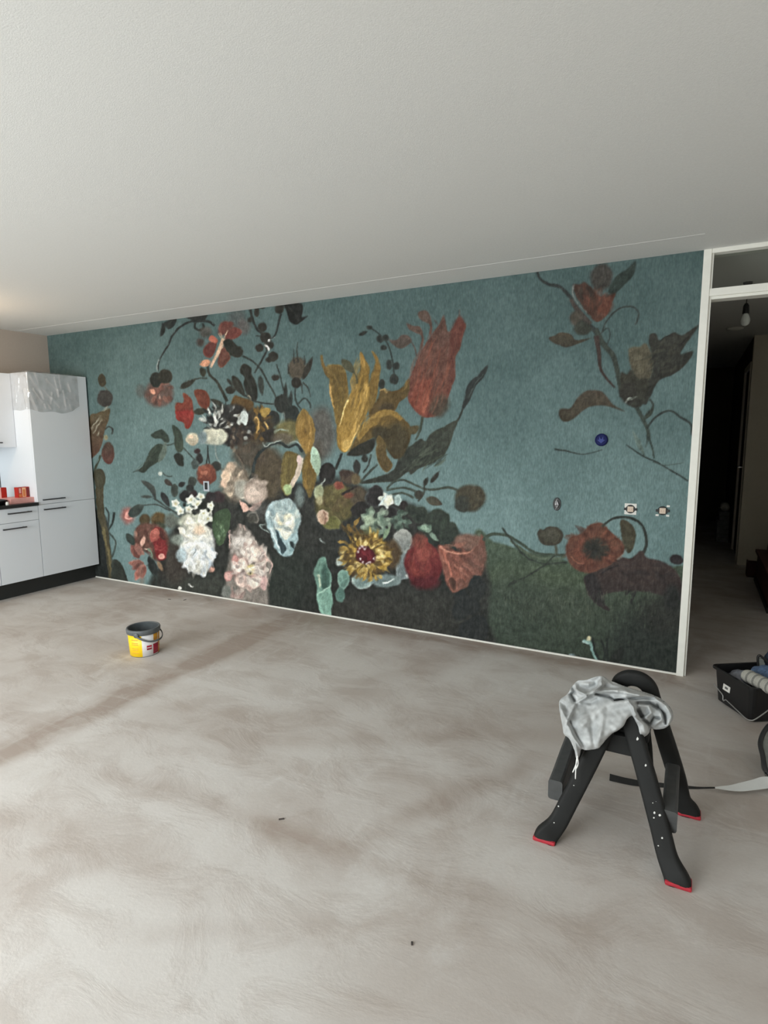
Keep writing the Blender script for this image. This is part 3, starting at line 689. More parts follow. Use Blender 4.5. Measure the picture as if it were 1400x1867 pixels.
# --- pale blue poppy
blob([(484, 936), (492, 918), (512, 910), (530, 910), (543, 930), (549, 946), (543, 968), (544, 984), (538, 994), (533, 1012), (524, 1015), (512, 1013), (500, 996), (492, 972), (484, 952)], (166, 188, 190), (150, 180, 184), soft=2.4)
blob([(520, 912), (536, 916), (547, 944), (542, 966), (530, 960), (524, 934)], (168, 184, 180), (142, 166, 164), soft=3, a=.8)
blob([(500, 940), (513, 928), (532, 938), (536, 960), (524, 982), (516, 981), (508, 968)], (222, 220, 204), (232, 226, 206), soft=2.5); dabs(518, 956, 14, 22, [(240, 236, 220), (224, 214, 178), (208, 216, 206)], 24, 15, 6, centre=(508, 962), a=.6)
ell(511, 958, 4, 8, (214, 196, 140), soft=2, a=.8); blob([(499, 952), (506, 972), (516, 988), (521, 1002), (514, 1010), (507, 992)], (64, 86, 92)); blob([(526, 988), (536, 986), (535, 1008), (526, 1010)], (126, 160, 164), rim=((170, 196, 194), 2)); leaf((528, 986), (536, 1000), 6, (50, 64, 66))
line([(489, 948), (496, 972), (508, 1000)], (206, 220, 218), 2); blob([(500, 920), (512, 913), (520, 924), (504, 934)], (150, 172, 172), rim=((196, 208, 204), 2))
dabs(520, 940, 26, 28, [(196, 208, 204), (160, 184, 186), (222, 222, 208), (134, 160, 164)], 34, 18, 7, centre=(512, 962), a=.5)
dabs(494, 955, 8, 26, [(196, 214, 214), (146, 174, 180)], 12, 16, 5, radial=False, rot=75, a=.6)
# --- pink peony below
blob([(420, 980), (434, 958), (450, 962), (470, 990), (486, 1005), (496, 1030), (490, 1060), (488, 1080), (484, 1120), (412, 1110), (415, 1080), (410, 1050), (418, 1010)], (142, 132, 122), (146, 136, 126), soft=4)
dabs(438, 990, 18, 24, [(188, 176, 166), (150, 140, 132), (206, 194, 184)], 30, 16, 8, a=.6); ell(438, 990, 14, 12, (206, 198, 190), soft=4, a=.8)
dabs(455, 1030, 32, 42, [(220, 204, 190), (196, 166, 154), (172, 152, 142), (228, 216, 204), (206, 160, 150)], 84, 17, 9, centre=(455, 1036), a=.75)
ell(462, 1010, 14, 16, (222, 206, 190), soft=2.5, rim=((196, 160, 148), 2)); ell(440, 1030, 11, 14, (228, 212, 196), soft=2.5, rim=((210, 160, 148), 2)); ell(464, 1062, 11, 12, (226, 212, 196), soft=2.5, rim=((206, 164, 150), 2)); ell(440, 1058, 11, 12, (220, 190, 176), soft=3); ell(416, 1050, 8, 9, (214, 166, 156), rim=((170, 110, 104), 2)); ell(480, 1062, 7, 14, (206, 166, 160), soft=2); ell(428, 1020, 6, 10, (206, 150, 140), soft=2)
ell(456, 1038, 9, 9, (214, 196, 130), soft=3); ell(456, 1042, 2.2, 3, (40, 36, 30)); ell(442, 1042, 5, 6, (150, 132, 124), soft=2)
for q in ([(478, 1002), (486, 1020), (480, 1044), (492, 1068)], [(484, 1016), (496, 1030), (490, 1046)], [(419, 966), (418, 1000)], [(437, 955), (438, 964)], [(444, 958), (446, 966)]): line(q, (214, 178, 166), 2.5, 1.2)
dabs(455, 1030, 30, 40, [(226, 212, 200), (206, 182, 172), (176, 158, 150), (236, 226, 214)], 60, 13, 6, centre=(456, 1038), a=.6)
dabs(430, 1090, 22, 18, [(150, 146, 136), (186, 150, 140), (110, 116, 108), (200, 180, 168)], 30, 14, 7, a=.6); ell(412, 1078, 9, 12, (130, 134, 126), soft=3)
# --- berry twig and tulip
line([(673, 597), (686, 605), (698, 616), (706, 626), (715, 654), (719, 688)], (46, 54, 50), 2.6)
for (x, y, a, b) in ((673, 597, 6, 4), (693, 618, 7, 7), (703, 616, 6, 6), (709, 665, 6, 10), (723, 667, 6, 7), (718, 692, 8, 10), (699, 634, 6, 5)): ell(x, y, a, b, (44, 50, 46), rim=((72, 82, 76), 1.8))
leaf((654, 611), (670, 604), 7, (46, 50, 46))
blob([(708, 619), (722, 620), (732, 611), (744, 612), (750, 622), (738, 633), (724, 634)], (108, 92, 82), (92, 80, 70), soft=1.6); line([(748, 622), (755, 632), (760, 650)], (100, 88, 78), 2.5); blob([(741, 588), (752, 594), (766, 596), (770, 610), (756, 606), (745, 600)], (108, 86, 74)); line([(767, 606), (770, 618), (769, 634)], (110, 84, 72), 5, 3)
blob([(762, 570), (776, 566), (784, 576), (786, 590), (776, 588), (766, 582)], (112, 90, 78), soft=2); line([(783, 585), (786, 598), (784, 610)], (112, 84, 72), 5, 4); line([(792, 583), (798, 592)], (100, 96, 92), 3)
blob([(771, 760), (754, 746), (743, 725), (744, 698), (754, 671), (766, 644), (781, 618), (800, 591), (809, 574), (813, 590), (816, 604), (822, 600), (829, 591), (835, 580), (838, 564), (840, 585), (850, 592), (843, 613), (839, 635), (830, 652), (830, 686), (822, 710), (810, 742), (796, 757), (783, 761)], (112, 86, 74), (134, 70, 56), 105, soft=1.5, tex=9)
blob([(822, 602), (838, 576), (848, 594), (841, 620), (828, 652), (826, 690), (816, 700), (818, 650)], (128, 66, 54), (118, 70, 58), soft=3, a=.85); dabs(788, 665, 26, 60, [(132, 92, 78), (112, 74, 64), (146, 84, 68)], 60, 34, 4, radial=False, rot=108, jit=6, a=.4)
blob([(748, 730), (760, 700), (784, 690), (786, 712), (776, 748), (768, 756)], (160, 74, 56), (172, 86, 62), soft=6, a=.8); line([(770, 752), (776, 735), (786, 704)], (196, 106, 78), 9, 3, a=.6); ell(800, 738, 18, 22, (86, 74, 60), soft=6, rot=20, a=.9); line([(782, 752), (790, 735), (802, 718)], (70, 60, 50), 2, a=.6); line([(804, 690), (806, 660), (812, 625)], (96, 66, 56), 1.5, a=.6)
line([(770, 760), (767, 780), (758, 802)], (72, 82, 68), 5, 3.5)
blob([(889, 665), (884, 684), (866, 706), (856, 730), (842, 748), (846, 724), (854, 700), (870, 684)], (54, 62, 60), (46, 52, 50)); line([(882, 682), (866, 700), (852, 726)], (96, 108, 104), 1.2); line([(843, 746), (838, 760), (831, 772)], (56, 62, 54), 3.5)
blob([(834, 766), (827, 788), (819, 812), (808, 831), (786, 846), (766, 853), (749, 865), (744, 860), (728, 872), (715, 878), (690, 880), (660, 882), (660, 878), (691, 868), (718, 856), (728, 831), (747, 814), (766, 800), (775, 804), (786, 789), (808, 778)], (66, 72, 60), (46, 50, 44), 150, rim=((78, 86, 74), 1.5)); line([(832, 770), (800, 800), (765, 830), (730, 862)], (92, 100, 88), 1.3)
for q in ([(800, 800), (812, 812)], [(782, 815), (790, 835)], [(760, 834), (768, 848)], [(790, 806), (782, 796)], [(766, 828), (756, 818)]): line(q, (86, 94, 82), 1, .5, a=.7)
# --- yellow lily
blob([(596, 666), (611, 664), (628, 671), (635, 715), (631, 734), (622, 775), (613, 775), (608, 746), (602, 722), (600, 695), (593, 681)], (128, 102, 50), (142, 112, 48), rim=((166, 134, 64), 1.6)); line([(586, 647), (588, 664), (597, 682)], (130, 104, 52), 4, 8); line([(602, 700), (603, 722), (610, 745)], (196, 154, 82), 4, 3); dabs(616, 710, 10, 36, [(148, 118, 52), (112, 90, 44)], 22, 28, 4, radial=False, rot=85, jit=6, a=.5)
blob([(677, 640), (686, 647), (694, 668), (691, 692), (686, 726), (674, 758), (671, 730), (673, 696), (679, 676), (684, 659)], (166, 126, 56), (124, 98, 42), rim=((150, 118, 54), 1.5)); blob([(696, 708), (715, 713), (730, 708), (746, 690), (743, 720), (728, 733), (718, 750), (690, 762), (672, 758), (688, 726)], (112, 90, 46), (102, 80, 42)); line([(692, 712), (702, 709), (704, 716)], (190, 150, 84), 2.5); ell(704, 742, 14, 8, (76, 62, 40), soft=4, a=.8); ell(696, 700, 6, 9, (46, 48, 40)); line([(742, 694), (738, 706), (730, 716)], (150, 120, 62), 5, 2)
blob([(645, 804), (669, 773), (694, 749), (715, 747), (736, 763), (748, 779), (747, 803), (735, 831), (718, 836), (706, 820), (689, 796), (664, 808), (633, 830)], (140, 108, 46), (70, 60, 36), 65, soft=1.8); ell(722, 800, 22, 28, (68, 60, 38), soft=8, a=.9); ell(692, 790, 16, 14, (58, 52, 34), soft=6, a=.9); line([(650, 797), (672, 772), (696, 753), (718, 754), (732, 766)], (170, 132, 58), 16, 8, a=.85); dabs(690, 762, 28, 10, [(182, 142, 64), (150, 116, 52)], 16, 18, 4, radial=False, rot=-38, jit=12, a=.5)
blob([(748, 778), (764, 776), (758, 790), (746, 790)], (96, 84, 52)); blob([(689, 794), (701, 807), (706, 831), (716, 848), (706, 861), (694, 852), (685, 826)], (120, 98, 52), (96, 78, 44), rim=((136, 112, 60), 1.5)); blob([(633, 830), (645, 815), (664, 806), (684, 800), (679, 820), (662, 830)], (44, 44, 36), soft=2)
blob([(657, 641), (667, 657), (674, 672), (672, 695), (675, 727), (669, 754), (652, 784), (640, 812), (628, 825), (616, 815), (613, 783), (623, 759), (635, 725), (647, 703), (657, 678)], (152, 118, 50), (186, 142, 56), 100, soft=1.4, rim=((140, 110, 48), 2)); dabs(650, 730, 14, 60, [(176, 136, 58), (136, 106, 44), (196, 152, 68)], 50, 34, 5, radial=False, rot=105, jit=6, a=.5); line([(668, 700), (664, 735), (650, 770), (632, 816)], (212, 166, 78), 8, 5, a=.75); line([(636, 728), (626, 750), (619, 778)], (232, 196, 116), 3, 1.5); line([(654, 775), (644, 800), (634, 815)], (222, 182, 100), 3); ell(630, 812, 7, 12, (214, 172, 86), soft=3, rot=20, a=.8); leaf((657, 642), (664, 672), 9, (190, 146, 66), a=.7)
leaf((623, 655), (646, 680), 16, (88, 88, 64)); line([(645, 678), (651, 690), (650, 700)], (84, 86, 66), 2); line([(623, 826), (617, 842), (612, 856)], (46, 50, 46), 5)
leaf((649, 838), (652, 866), 14, (52, 54, 50)); ell(665, 836, 6, 7, (50, 52, 46)); line([(676, 828), (672, 846), (662, 862)], (56, 60, 54), 3); line([(688, 846), (672, 862), (656, 880)], (70, 80, 72), 4)
# --- lower middle: olive rose, morning glories, sunflower
ell(596, 864, 15, 21, (38, 36, 34), rot=15); line([(583, 884), (590, 878), (592, 872)], (196, 210, 200), 2); ell(636, 870, 17, 12, (86, 70, 56), soft=3); ell(628, 862, 10, 6, (70, 56, 48), soft=2); ell(648, 874, 9, 10, (112, 96, 66), soft=2)
ell(612, 918, 40, 34, (108, 98, 56), (98, 92, 52), soft=5); dabs(614, 916, 34, 30, [(128, 116, 64), (96, 86, 50), (112, 92, 58), (134, 122, 72)], 60, 16, 10, a=.5)
ell(652, 905, 14, 20, (92, 80, 62), soft=4); ell(617, 885, 9, 8, (150, 76, 60), soft=2, rim=((172, 96, 74), 2)); ell(636, 902, 9, 6, (150, 80, 64), soft=3, a=.8); ell(581, 896, 9, 14, (158, 164, 124), soft=2, rot=10, rim=((186, 194, 156), 2)); ell(582, 912, 7, 8, (176, 168, 122), soft=3); ell(604, 954, 18, 12, (118, 116, 58), soft=3, rim=((150, 150, 90), 2)); ell(588, 942, 11, 14, (204, 172, 146), (180, 140, 110), soft=2, rot=-10, rim=((220, 196, 170), 2)); line([(590, 932), (594, 942), (592, 956)], (150, 100, 76), 2); line([(622, 902), (632, 896), (650, 886)], (48, 40, 36), 5, 3)
ell(655, 928, 18, 12, (42, 40, 38), rot=-20)
for q in ([(705, 891), (717, 879), (735, 875), (761, 886), (782, 893), (820, 889), (842, 899)], [(704, 894), (735, 889), (762, 898)], [(712, 902), (735, 899), (754, 908)]): line(q, (80, 92, 80), 3.6, 4.5); 
line([(706, 890), (720, 878), (738, 876)], (56, 66, 60), 1.4); leaf((785, 880), (801, 859), 9, (52, 52, 46)); leaf((772, 886), (780, 870), 9, (56, 58, 50)); line([(773, 886), (772, 900), (762, 914)], (58, 60, 50), 3); ell(763, 902, 8, 8, (64, 64, 54)); leaf((776, 908), (806, 920), 16, (92, 94, 78), (80, 72, 58))
ell(684, 905, 17, 21, (40, 38, 38), rot=10, rim=((130, 140, 138), 1.6)); ell(708, 935, 18, 12, (38, 36, 36), rim=((90, 100, 98), 1.5)); petals(704, 912, 0, 17, 6, (150, 160, 150), (214, 218, 204), 10, a0=20); ell(709, 913, 8, 9, (228, 226, 200), soft=2); ell(725, 912, 7, 11, (158, 182, 178), soft=1.5, rim=((190, 206, 200), 2)); line([(690, 922), (698, 912), (704, 900)], (196, 214, 214), 2.5); ell(736, 922, 7, 9, (44, 40, 38))
ell(858, 908, 27, 24, (86, 80, 62), (74, 70, 54), soft=4); ell(843, 919, 15, 15, (58, 62, 54), soft=2); line([(862, 926), (872, 915), (870, 902), (876, 895)], (120, 110, 84), 3, 2, a=.7); dabs(862, 905, 20, 18, [(98, 90, 68), (72, 68, 54)], 16, 15, 6, a=.4)
for (x, y, a, b) in ((766, 938, 16, 15), (800, 946, 21, 18), (818, 976, 17, 25), (780, 978, 16, 14), (750, 930, 12, 10), (790, 962, 18, 14)): ell(x, y, a, b, (52, 62, 52), (42, 50, 44), soft=2, rot=PR.random() * 60, rim=((68, 80, 66), 2))
leaf((803, 958), (816, 940), 10, (56, 68, 56))
dabs(684, 952, 28, 24, [(150, 174, 148), (118, 146, 124), (92, 116, 98), (166, 188, 162)], 64, 12, 9, a=.7); ell(672, 948, 10, 10, (168, 186, 154), soft=4, a=.8); dabs(730, 950, 18, 18, [(96, 124, 108), (120, 148, 128), (70, 90, 78)], 30, 11, 7, a=.7); dabs(776, 963, 12, 8, [(144, 172, 148), (108, 138, 116)], 14, 9, 7); leaf((782, 972), (800, 986), 9, (126, 152, 132)); leaf((698, 984), (712, 958), 9, (126, 152, 118)); ell(672, 975, 16, 12, (112, 118, 70), soft=6, a=.7)
ell(733, 986, 19, 22, (156, 158, 150), (132, 138, 134), soft=2, rot=15, rim=((190, 192, 182), 3)); ell(738, 1031, 18, 25, (140, 152, 152), (110, 124, 126), soft=2, rot=10, rim=((176, 192, 192), 3)); line([(742, 1014), (752, 1030), (753, 1046), (740, 1050)], (226, 222, 214), 3); ell(660, 1058, 21, 15, (146, 168, 162), (112, 138, 134), soft=2, rim=((196, 210, 202), 3)); ell(704, 1058, 28, 12, (124, 144, 142), soft=3); line([(696, 1062), (708, 1060), (720, 1054)], (216, 226, 220), 3, 1.5); ell(628, 1020, 10, 14, (126, 140, 134), soft=3); ell(618, 1024, 6, 8, (168, 180, 170), soft=2); ell(712, 1010, 18, 26, (92, 72, 46), soft=5)
ell(668, 1012, 40, 40, (112, 86, 40), soft=6)
dabs(668, 1012, 46, 46, [(206, 164, 62), (150, 112, 42), (226, 190, 96), (92, 70, 38), (180, 138, 50)], 130, 15, 5, centre=(666, 1012), inner=.5, jit=40)
dabs(668, 1012, 32, 30, [(226, 190, 100), (190, 148, 58), (120, 88, 38), (236, 206, 130)], 70, 12, 5, centre=(666, 1012), inner=.5, jit=30)
dabs(640, 962, 16, 12, [(196, 152, 60), (132, 98, 46), (84, 70, 42)], 18, 14, 5, radial=False, rot=60); dabs(626, 994, 10, 10, [(206, 164, 72), (120, 96, 48)], 8, 15, 4, radial=False, rot=10); leaf((646, 958), (654, 944), 8, (150, 118, 56))
ell(666, 1012, 19, 16, (112, 28, 36), (88, 20, 30), rot=28, soft=1.6, rim=((70, 24, 28), 3)); dabs(668, 1014, 12, 9, [(150, 46, 54), (96, 20, 30)], 14, 9, 4, radial=False, rot=50, a=.7)
for (x, y) in ((656, 1000), (661, 997), (653, 1006), (666, 1000), (661, 1024), (669, 1027), (674, 1024), (680, 1018), (656, 1018)): ell(x, y, 1.9, 2.2, (236, 222, 214))
# mint leaves
blob([(572, 1045), (579, 1022), (591, 1014), (595, 1030), (604, 1051), (602, 1071), (606, 1087), (604, 1112), (601, 1128), (586, 1120), (576, 1092), (577, 1071)], (120, 168, 148), (132, 178, 158), soft=1.8, rim=((132, 176, 158), 2)); blob([(590, 1026), (600, 1050), (598, 1070), (588, 1074), (586, 1050)], (62, 100, 88), soft=3, a=.8); line([(580, 1046), (583, 1062), (582, 1070)], (196, 210, 180), 5, 3, a=.8); line([(578, 1084), (592, 1076), (603, 1066)], (170, 206, 186), 2)
ell(626, 1056, 11, 18, (124, 168, 150), (96, 136, 124), soft=1.6, rim=((150, 186, 168), 2)); ell(620, 1084, 9, 14, (84, 124, 112), soft=2, rim=((120, 160, 146), 2)); ell(580, 1042, 18, 30, (44, 60, 54), soft=12, a=.15)
# red rose with peach trumpet
ell(772, 1030, 34, 42, (140, 52, 48), (94, 28, 34), soft=3); dabs(772, 1022, 26, 32, [(164, 66, 58), (128, 44, 44), (186, 90, 76), (110, 32, 36)], 50, 22, 9, radial=False, rot=70, jit=30, a=.55); ell(772, 1010, 15, 16, (190, 92, 78), soft=7, a=.8); ell(764, 986, 14, 14, (150, 72, 58), soft=5, a=.8); ell(776, 1062, 26, 12, (84, 24, 30), soft=6, a=.8)
ell(854, 988, 28, 15, (148, 108, 92), soft=4); blob([(797, 994), (823, 1002), (849, 1005), (869, 994), (878, 974), (886, 1005), (882, 1036), (860, 1064), (836, 1077), (823, 1079), (813, 1061), (805, 1030)], (178, 98, 80), (122, 82, 68), 30, soft=2.5, tex=9)
dabs(840, 1020, 34, 34, [(196, 116, 94), (150, 84, 70), (210, 132, 108), (124, 78, 66)], 54, 26, 7, centre=(800, 996), a=.5); line([(800, 996), (820, 1006), (848, 1008), (866, 998)], (214, 142, 116), 4, 2); line([(808, 1004), (818, 1034), (826, 1060)], (208, 120, 96), 6, 3); blob([(816, 1058), (824, 1052), (833, 1060), (832, 1074), (824, 1079)], (84, 56, 46), rim=((214, 130, 106), 2.5)); ell(870, 1020, 16, 28, (136, 98, 84), soft=8, a=.5)
for (x, y, a, b) in ((869, 1071, 15, 22), (842, 1092, 14, 16), (858, 1105, 16, 16), (838, 1116, 15, 16), (872, 1145, 19, 26), (850, 1150, 14, 18)): ell(x, y, a, b, (40, 44, 44), (46, 50, 48), soft=2, rim=((34, 38, 38), 3))
line([(582, 982), (588, 988), (594, 992)], (176, 190, 186), 2.5, 1)
# --- right: meadow grasses, poppy, hanging branch
for q, w, c in (([(880, 984), (897, 974), (926, 977), (954, 994), (980, 1009), (1030, 1012)], 6, (76, 92, 78)), ([(930, 985), (955, 1004), (985, 1018), (1030, 1016)], 5, (98, 114, 92)), ([(915, 962), (931, 983), (954, 1011), (986, 1026), (1034, 1026)], 3.4, (54, 64, 56)), ([(1014, 1011), (974, 1043), (926, 1068)], 3.2, (54, 64, 54))): line(q, c, w, w * .8)
line([(940, 1058), (926, 1069)], (50, 60, 50), 6, 3); line([(1011, 990), (1014, 1000), (1013, 1012)], (92, 100, 86), 6, 5); blob([(979, 974), (984, 964), (990, 966), (1000, 960), (1018, 962), (1027, 975), (1022, 988), (1010, 994), (994, 994), (983, 986)], (84, 82, 68), (74, 72, 58), rim=((64, 62, 52), 2)); line([(1015, 966), (1020, 978), (1012, 990)], (110, 104, 84), 1.4, a=.7)
blob([(1030, 1002), (1040, 980), (1063, 971), (1076, 956), (1096, 953), (1112, 968), (1134, 988), (1138, 1003), (1124, 1024), (1094, 1041), (1068, 1045), (1042, 1032)], (116, 74, 56), (110, 66, 54), soft=1.8, tex=10, rim=((128, 80, 62), 4)); dabs(1080, 998, 44, 36, [(134, 84, 64), (100, 60, 48), (118, 70, 56)], 60, 24, 10, centre=(1083, 1002), a=.4, inner=.5)
blob([(1044, 1010), (1050, 990), (1064, 978), (1066, 1000), (1070, 1022), (1056, 1024)], (146, 80, 60), soft=5, a=.7); ell(1086, 1000, 24, 21, (60, 58, 50), soft=5); ell(1080, 1002, 12, 12, (44, 46, 42), soft=4); dabs(1086, 1000, 18, 15, [(74, 70, 58), (48, 48, 42)], 20, 9, 4, a=.5); line([(1040, 1014), (1052, 1026), (1066, 1027)], (176, 104, 78), 2)
line([(1097, 959), (1117, 946), (1137, 943), (1160, 949), (1174, 966), (1178, 992), (1170, 1014)], (56, 64, 58), 4, 6); blob([(1131, 949), (1149, 954), (1159, 974), (1154, 1000), (1144, 1008), (1134, 986)], (88, 82, 62), (76, 74, 56))
blob([(1066, 1052), (1104, 1034), (1131, 1017), (1150, 1018), (1168, 1004), (1180, 1016), (1214, 1026), (1236, 1046), (1250, 1090), (1214, 1088), (1174, 1078), (1117, 1080), (1096, 1090), (1112, 1112), (1098, 1110), (1080, 1094), (1069, 1077)], (72, 58, 54), (58, 50, 48), soft=2, tex=9); blob([(1066, 1052), (1084, 1046), (1098, 1078), (1100, 1104), (1084, 1098), (1070, 1078)], (52, 48, 48), soft=3); line([(1125, 1020), (1138, 1008), (1142, 1000)], (150, 156, 146), 3, 1, a=.7); line([(1095, 1046), (1110, 1036), (1128, 1030)], (44, 40, 40), 3, 2); line([(1150, 1085), (1158, 1080), (1148, 1100)], (46, 46, 44), 5, 3); line([(1140, 1084), (1150, 1076)], (46, 46, 44), 6, 3)
ell(1233, 1020, 13, 9, (48, 44, 46), rot=10); ell(1225, 1090, 16, 24, (40, 42, 40), soft=8)
line([(1062, 1167), (1074, 1172), (1082, 1190), (1091, 1212)], (128, 168, 160), 6, 5); line([(1062, 1168), (1072, 1174)], (168, 196, 188), 5, 3); ell(1074, 1164, 4, 4, (196, 190, 150)); line([(1080, 1164), (1084, 1184), (1094, 1210)], (40, 46, 42), 5); line([(1096, 1166), (1102, 1186), (1100, 1212)], (42, 48, 44), 4); line([(1108, 1164), (1106, 1186), (1110, 1212)], (42, 48, 44), 4); leaf((1136, 1180), (1112, 1216), 20, (38, 42, 38)); ell(1042, 1196, 6, 5, (120, 140, 140), soft=2); line([(1085, 1172), (1090, 1178)], (60, 70, 62), 3)
# hanging branch, top right
line([(979, 492), (984, 508), (1000, 518), (1020, 523), (1038, 540), (1053, 567), (1072, 592), (1087, 604)], (58, 66, 64), 4, 10)
ell(1096, 506, 20, 25, (84, 80, 74), soft=5, rot=15); dabs(1096, 506, 14, 20, [(96, 90, 82), (74, 72, 66)], 14, 22, 5, radial=False, rot=100, jit=12, a=.5)
blob([(1109, 531), (1121, 506), (1142, 490), (1159, 475), (1155, 500), (1139, 518), (1121, 535)], (60, 74, 68), (54, 68, 62)); line([(1112, 530), (1134, 506), (1156, 480)], (80, 94, 88), 1.3, a=.7)
blob([(1044, 519), (1056, 518), (1066, 514), (1081, 527), (1095, 540), (1122, 534), (1115, 552), (1106, 575), (1088, 587), (1072, 574), (1056, 550), (1048, 536)], (86, 66, 56), (102, 66, 52), 30, soft=1.8, tex=9); ell(1102, 556, 14, 17, (132, 76, 58), soft=6, a=.8); ell(1068, 536, 14, 14, (70, 58, 50), soft=5); line([(1045, 520), (1044, 536), (1056, 556), (1070, 570)], (134, 138, 132), 3, 1.2); line([(1040, 545), (1054, 566), (1076, 592)], (88, 80, 74), 8, 10); ell(1050, 580, 11, 14, (90, 84, 72), soft=3); ell(1062, 598, 16, 13, (66, 70, 60), soft=3)
blob([(1000, 617), (1010, 612), (1023, 606), (1041, 610), (1050, 620), (1078, 616), (1052, 627), (1032, 633), (1013, 627)], (86, 78, 60), (74, 70, 58)); 
line([(1085, 600), (1099, 626), (1118, 650), (1127, 687), (1134, 724)], (68, 78, 70), 11, 8); line([(1087, 612), (1092, 644), (1096, 676), (1121, 707)], (72, 60, 54), 10, 3)
line([(1096, 608), (1108, 582), (1130, 562), (1155, 560), (1164, 574), (1158, 592)], (64, 72, 68), 2.6, 3.4); line([(1098, 605), (1108, 598), (1112, 612), (1106, 630)], (62, 72, 68), 2)
blob([(1182, 617), (1195, 608), (1204, 620), (1228, 606), (1244, 611), (1274, 592), (1260, 614), (1240, 645), (1264, 640), (1250, 664), (1228, 682), (1201, 694), (1186, 722), (1176, 738), (1166, 718), (1190, 676)], (64, 64, 56), (54, 56, 50), 120, soft=1.6, tex=9); line([(1262, 605), (1230, 640), (1196, 690)], (46, 46, 42), 2); line([(1204, 622), (1214, 614), (1222, 612)], (44, 48, 44), 2.5); line([(1244, 646), (1262, 634)], (96, 116, 112), 3, 1)
blob([(1145, 642), (1152, 632), (1166, 632), (1178, 626), (1188, 650), (1190, 676), (1180, 696), (1164, 700), (1152, 680)], (112, 106, 84), (92, 86, 68), soft=2); ell(1168, 664, 14, 16, (122, 114, 90), soft=6, a=.7); blob([(1132, 680), (1142, 682), (1150, 674), (1164, 690), (1182, 690), (1178, 722), (1166, 742), (1148, 740), (1132, 722)], (66, 64, 52), (56, 58, 50), soft=2); ell(1146, 716, 16, 20, (54, 52, 46), soft=5, a=.7)
line([(1140, 734), (1148, 724), (1153, 728)], (176, 184, 172), 2); line([(1142, 730), (1162, 722)], (120, 128, 116), 2)
line([(1160, 742), (1172, 764), (1180, 782), (1183, 800)], (72, 86, 78), 8, 6); line([(1179, 780), (1198, 758), (1222, 749), (1241, 761), (1259, 773), (1262, 794)], (62, 74, 70), 3.5, 4.5); line([(1176, 760), (1188, 746), (1190, 736), (1184, 728)], (66, 76, 70), 4); leaf((1176, 764), (1192, 742), 9, (66, 76, 66))
leaf((1153, 784), (1176, 834), 9, (124, 148, 140), (96, 118, 110)); line([(1180, 794), (1188, 814), (1192, 836)], (66, 82, 76), 5, 3); line([(1181, 796), (1177, 816)], (66, 82, 76), 4, 1.5); line([(1142, 811), (1173, 832), (1204, 846), (1254, 877)], (52, 62, 58), 2.2, 3); line([(1190, 842), (1212, 848), (1246, 844)], (70, 86, 80), 2, 1, a=.7)
blob([(1019, 748), (1026, 744), (1040, 744), (1056, 721), (1075, 711), (1099, 715), (1116, 736), (1138, 750), (1106, 740), (1082, 740), (1066, 746), (1044, 764), (1029, 769), (1020, 760)], (90, 80, 66), (78, 72, 56), soft=2, tex=11); ell(1090, 728, 14, 8, (98, 88, 70), soft=4, a=.6)
line([(1011, 819), (1032, 822), (1063, 828), (1098, 820)], (56, 66, 62), 3.4, 1.2)
# ink response of the print, then canvas weave and craquelure over everything
LUM = CAN @ np.array([.3, .55, .15])
RAT = np.interp(LUM, [0, 14, 40, 60, 90, 120, 150, 180, 215, 255], [0, 12, 37, 52, 70, 95, 128, 168, 214, 255]) / (LUM + 1e-6)
CAN *= RAT[..., None]; LUM = (LUM * RAT)[..., None]; CAN[:] = LUM + (CAN - LUM) * 0.82


def boxblur(a, r):
    for ax in (0, 1):
        c = np.cumsum(np.pad(a, [(r + 1, r) if k == ax else (0, 0) for k in (0, 1)], mode='edge'), axis=ax)
        n_ = a.shape[ax]; a = (np.take(c, np.arange(2 * r + 1, 2 * r + 1 + n_), ax) - np.take(c, np.arange(0, n_), ax)) / (2 * r + 1)
    return a


# brush pass: drag the paint along the forms (across the brightness slope) and let the bristles show
LB = boxblur(boxblur(LUM[..., 0], 4), 4); gyy, gxx = np.gradient(LB); gm = np.hypot(gxx, gyy) + 1e-6
TH = vnoise((CHN, CWN), 45, 45, 51) * 5
wgt = np.clip(gm / 1.2, 0, 1); DX = -gyy / gm * wgt + np.cos(TH) * (1 - wgt); DY = gxx / gm * wgt + np.sin(TH) * (1 - wgt); nn_ = np.hypot(DX, DY) + 1e-6; DX /= nn_; DY /= nn_
JX = (vnoise((CHN, CWN), 14, 14, 52) + .6 * vnoise((CHN, CWN), 5, 5, 53)) * 3.6; JY = (vnoise((CHN, CWN), 14, 14, 54) + .6 * vnoise((CHN, CWN), 5, 5, 55)) * 3.6
IY, IX = np.mgrid[0:CHN, 0:CWN].astype(np.float32); BR = np.random.default_rng(56).normal(size=(CHN, CWN)).astype(np.float32)
ACC = np.zeros_like(CAN); LIC = np.zeros((CHN, CWN)); cnt = 0
for sg in (1, -1):
    X_, Y_ = IX + JX, IY + JY
    for k in range(13):
        a_, b_ = np.clip(Y_, 0, CHN - 1).astype(int), np.clip(X_, 0, CWN - 1).astype(int)
        LIC += BR[np.clip(Y_ - JY, 0, CHN - 1).astype(int), np.clip(X_ - JX, 0, CWN - 1).astype(int)]
        if k < 4: ACC += CAN[a_, b_]; cnt += 1
        X_ = X_ + sg * DX[a_, b_] * 1.3; Y_ = Y_ + sg * DY[a_, b_] * 1.3
LIC /= LIC.std(); K = boxblur(COV, 2)[..., None]
CAN[:] = CAN * (1 - K) + (ACC / cnt) * K
for ch in range(3): CAN[..., ch] += K[..., 0] * 0.30 * (CAN[..., ch] - boxblur(boxblur(CAN[..., ch], 7), 7))
CAN[:] = np.clip(CAN, 14, 246)
CAN *= 1 + K * (LIC * 0.06 + TEX1 * 0.10)[..., None]
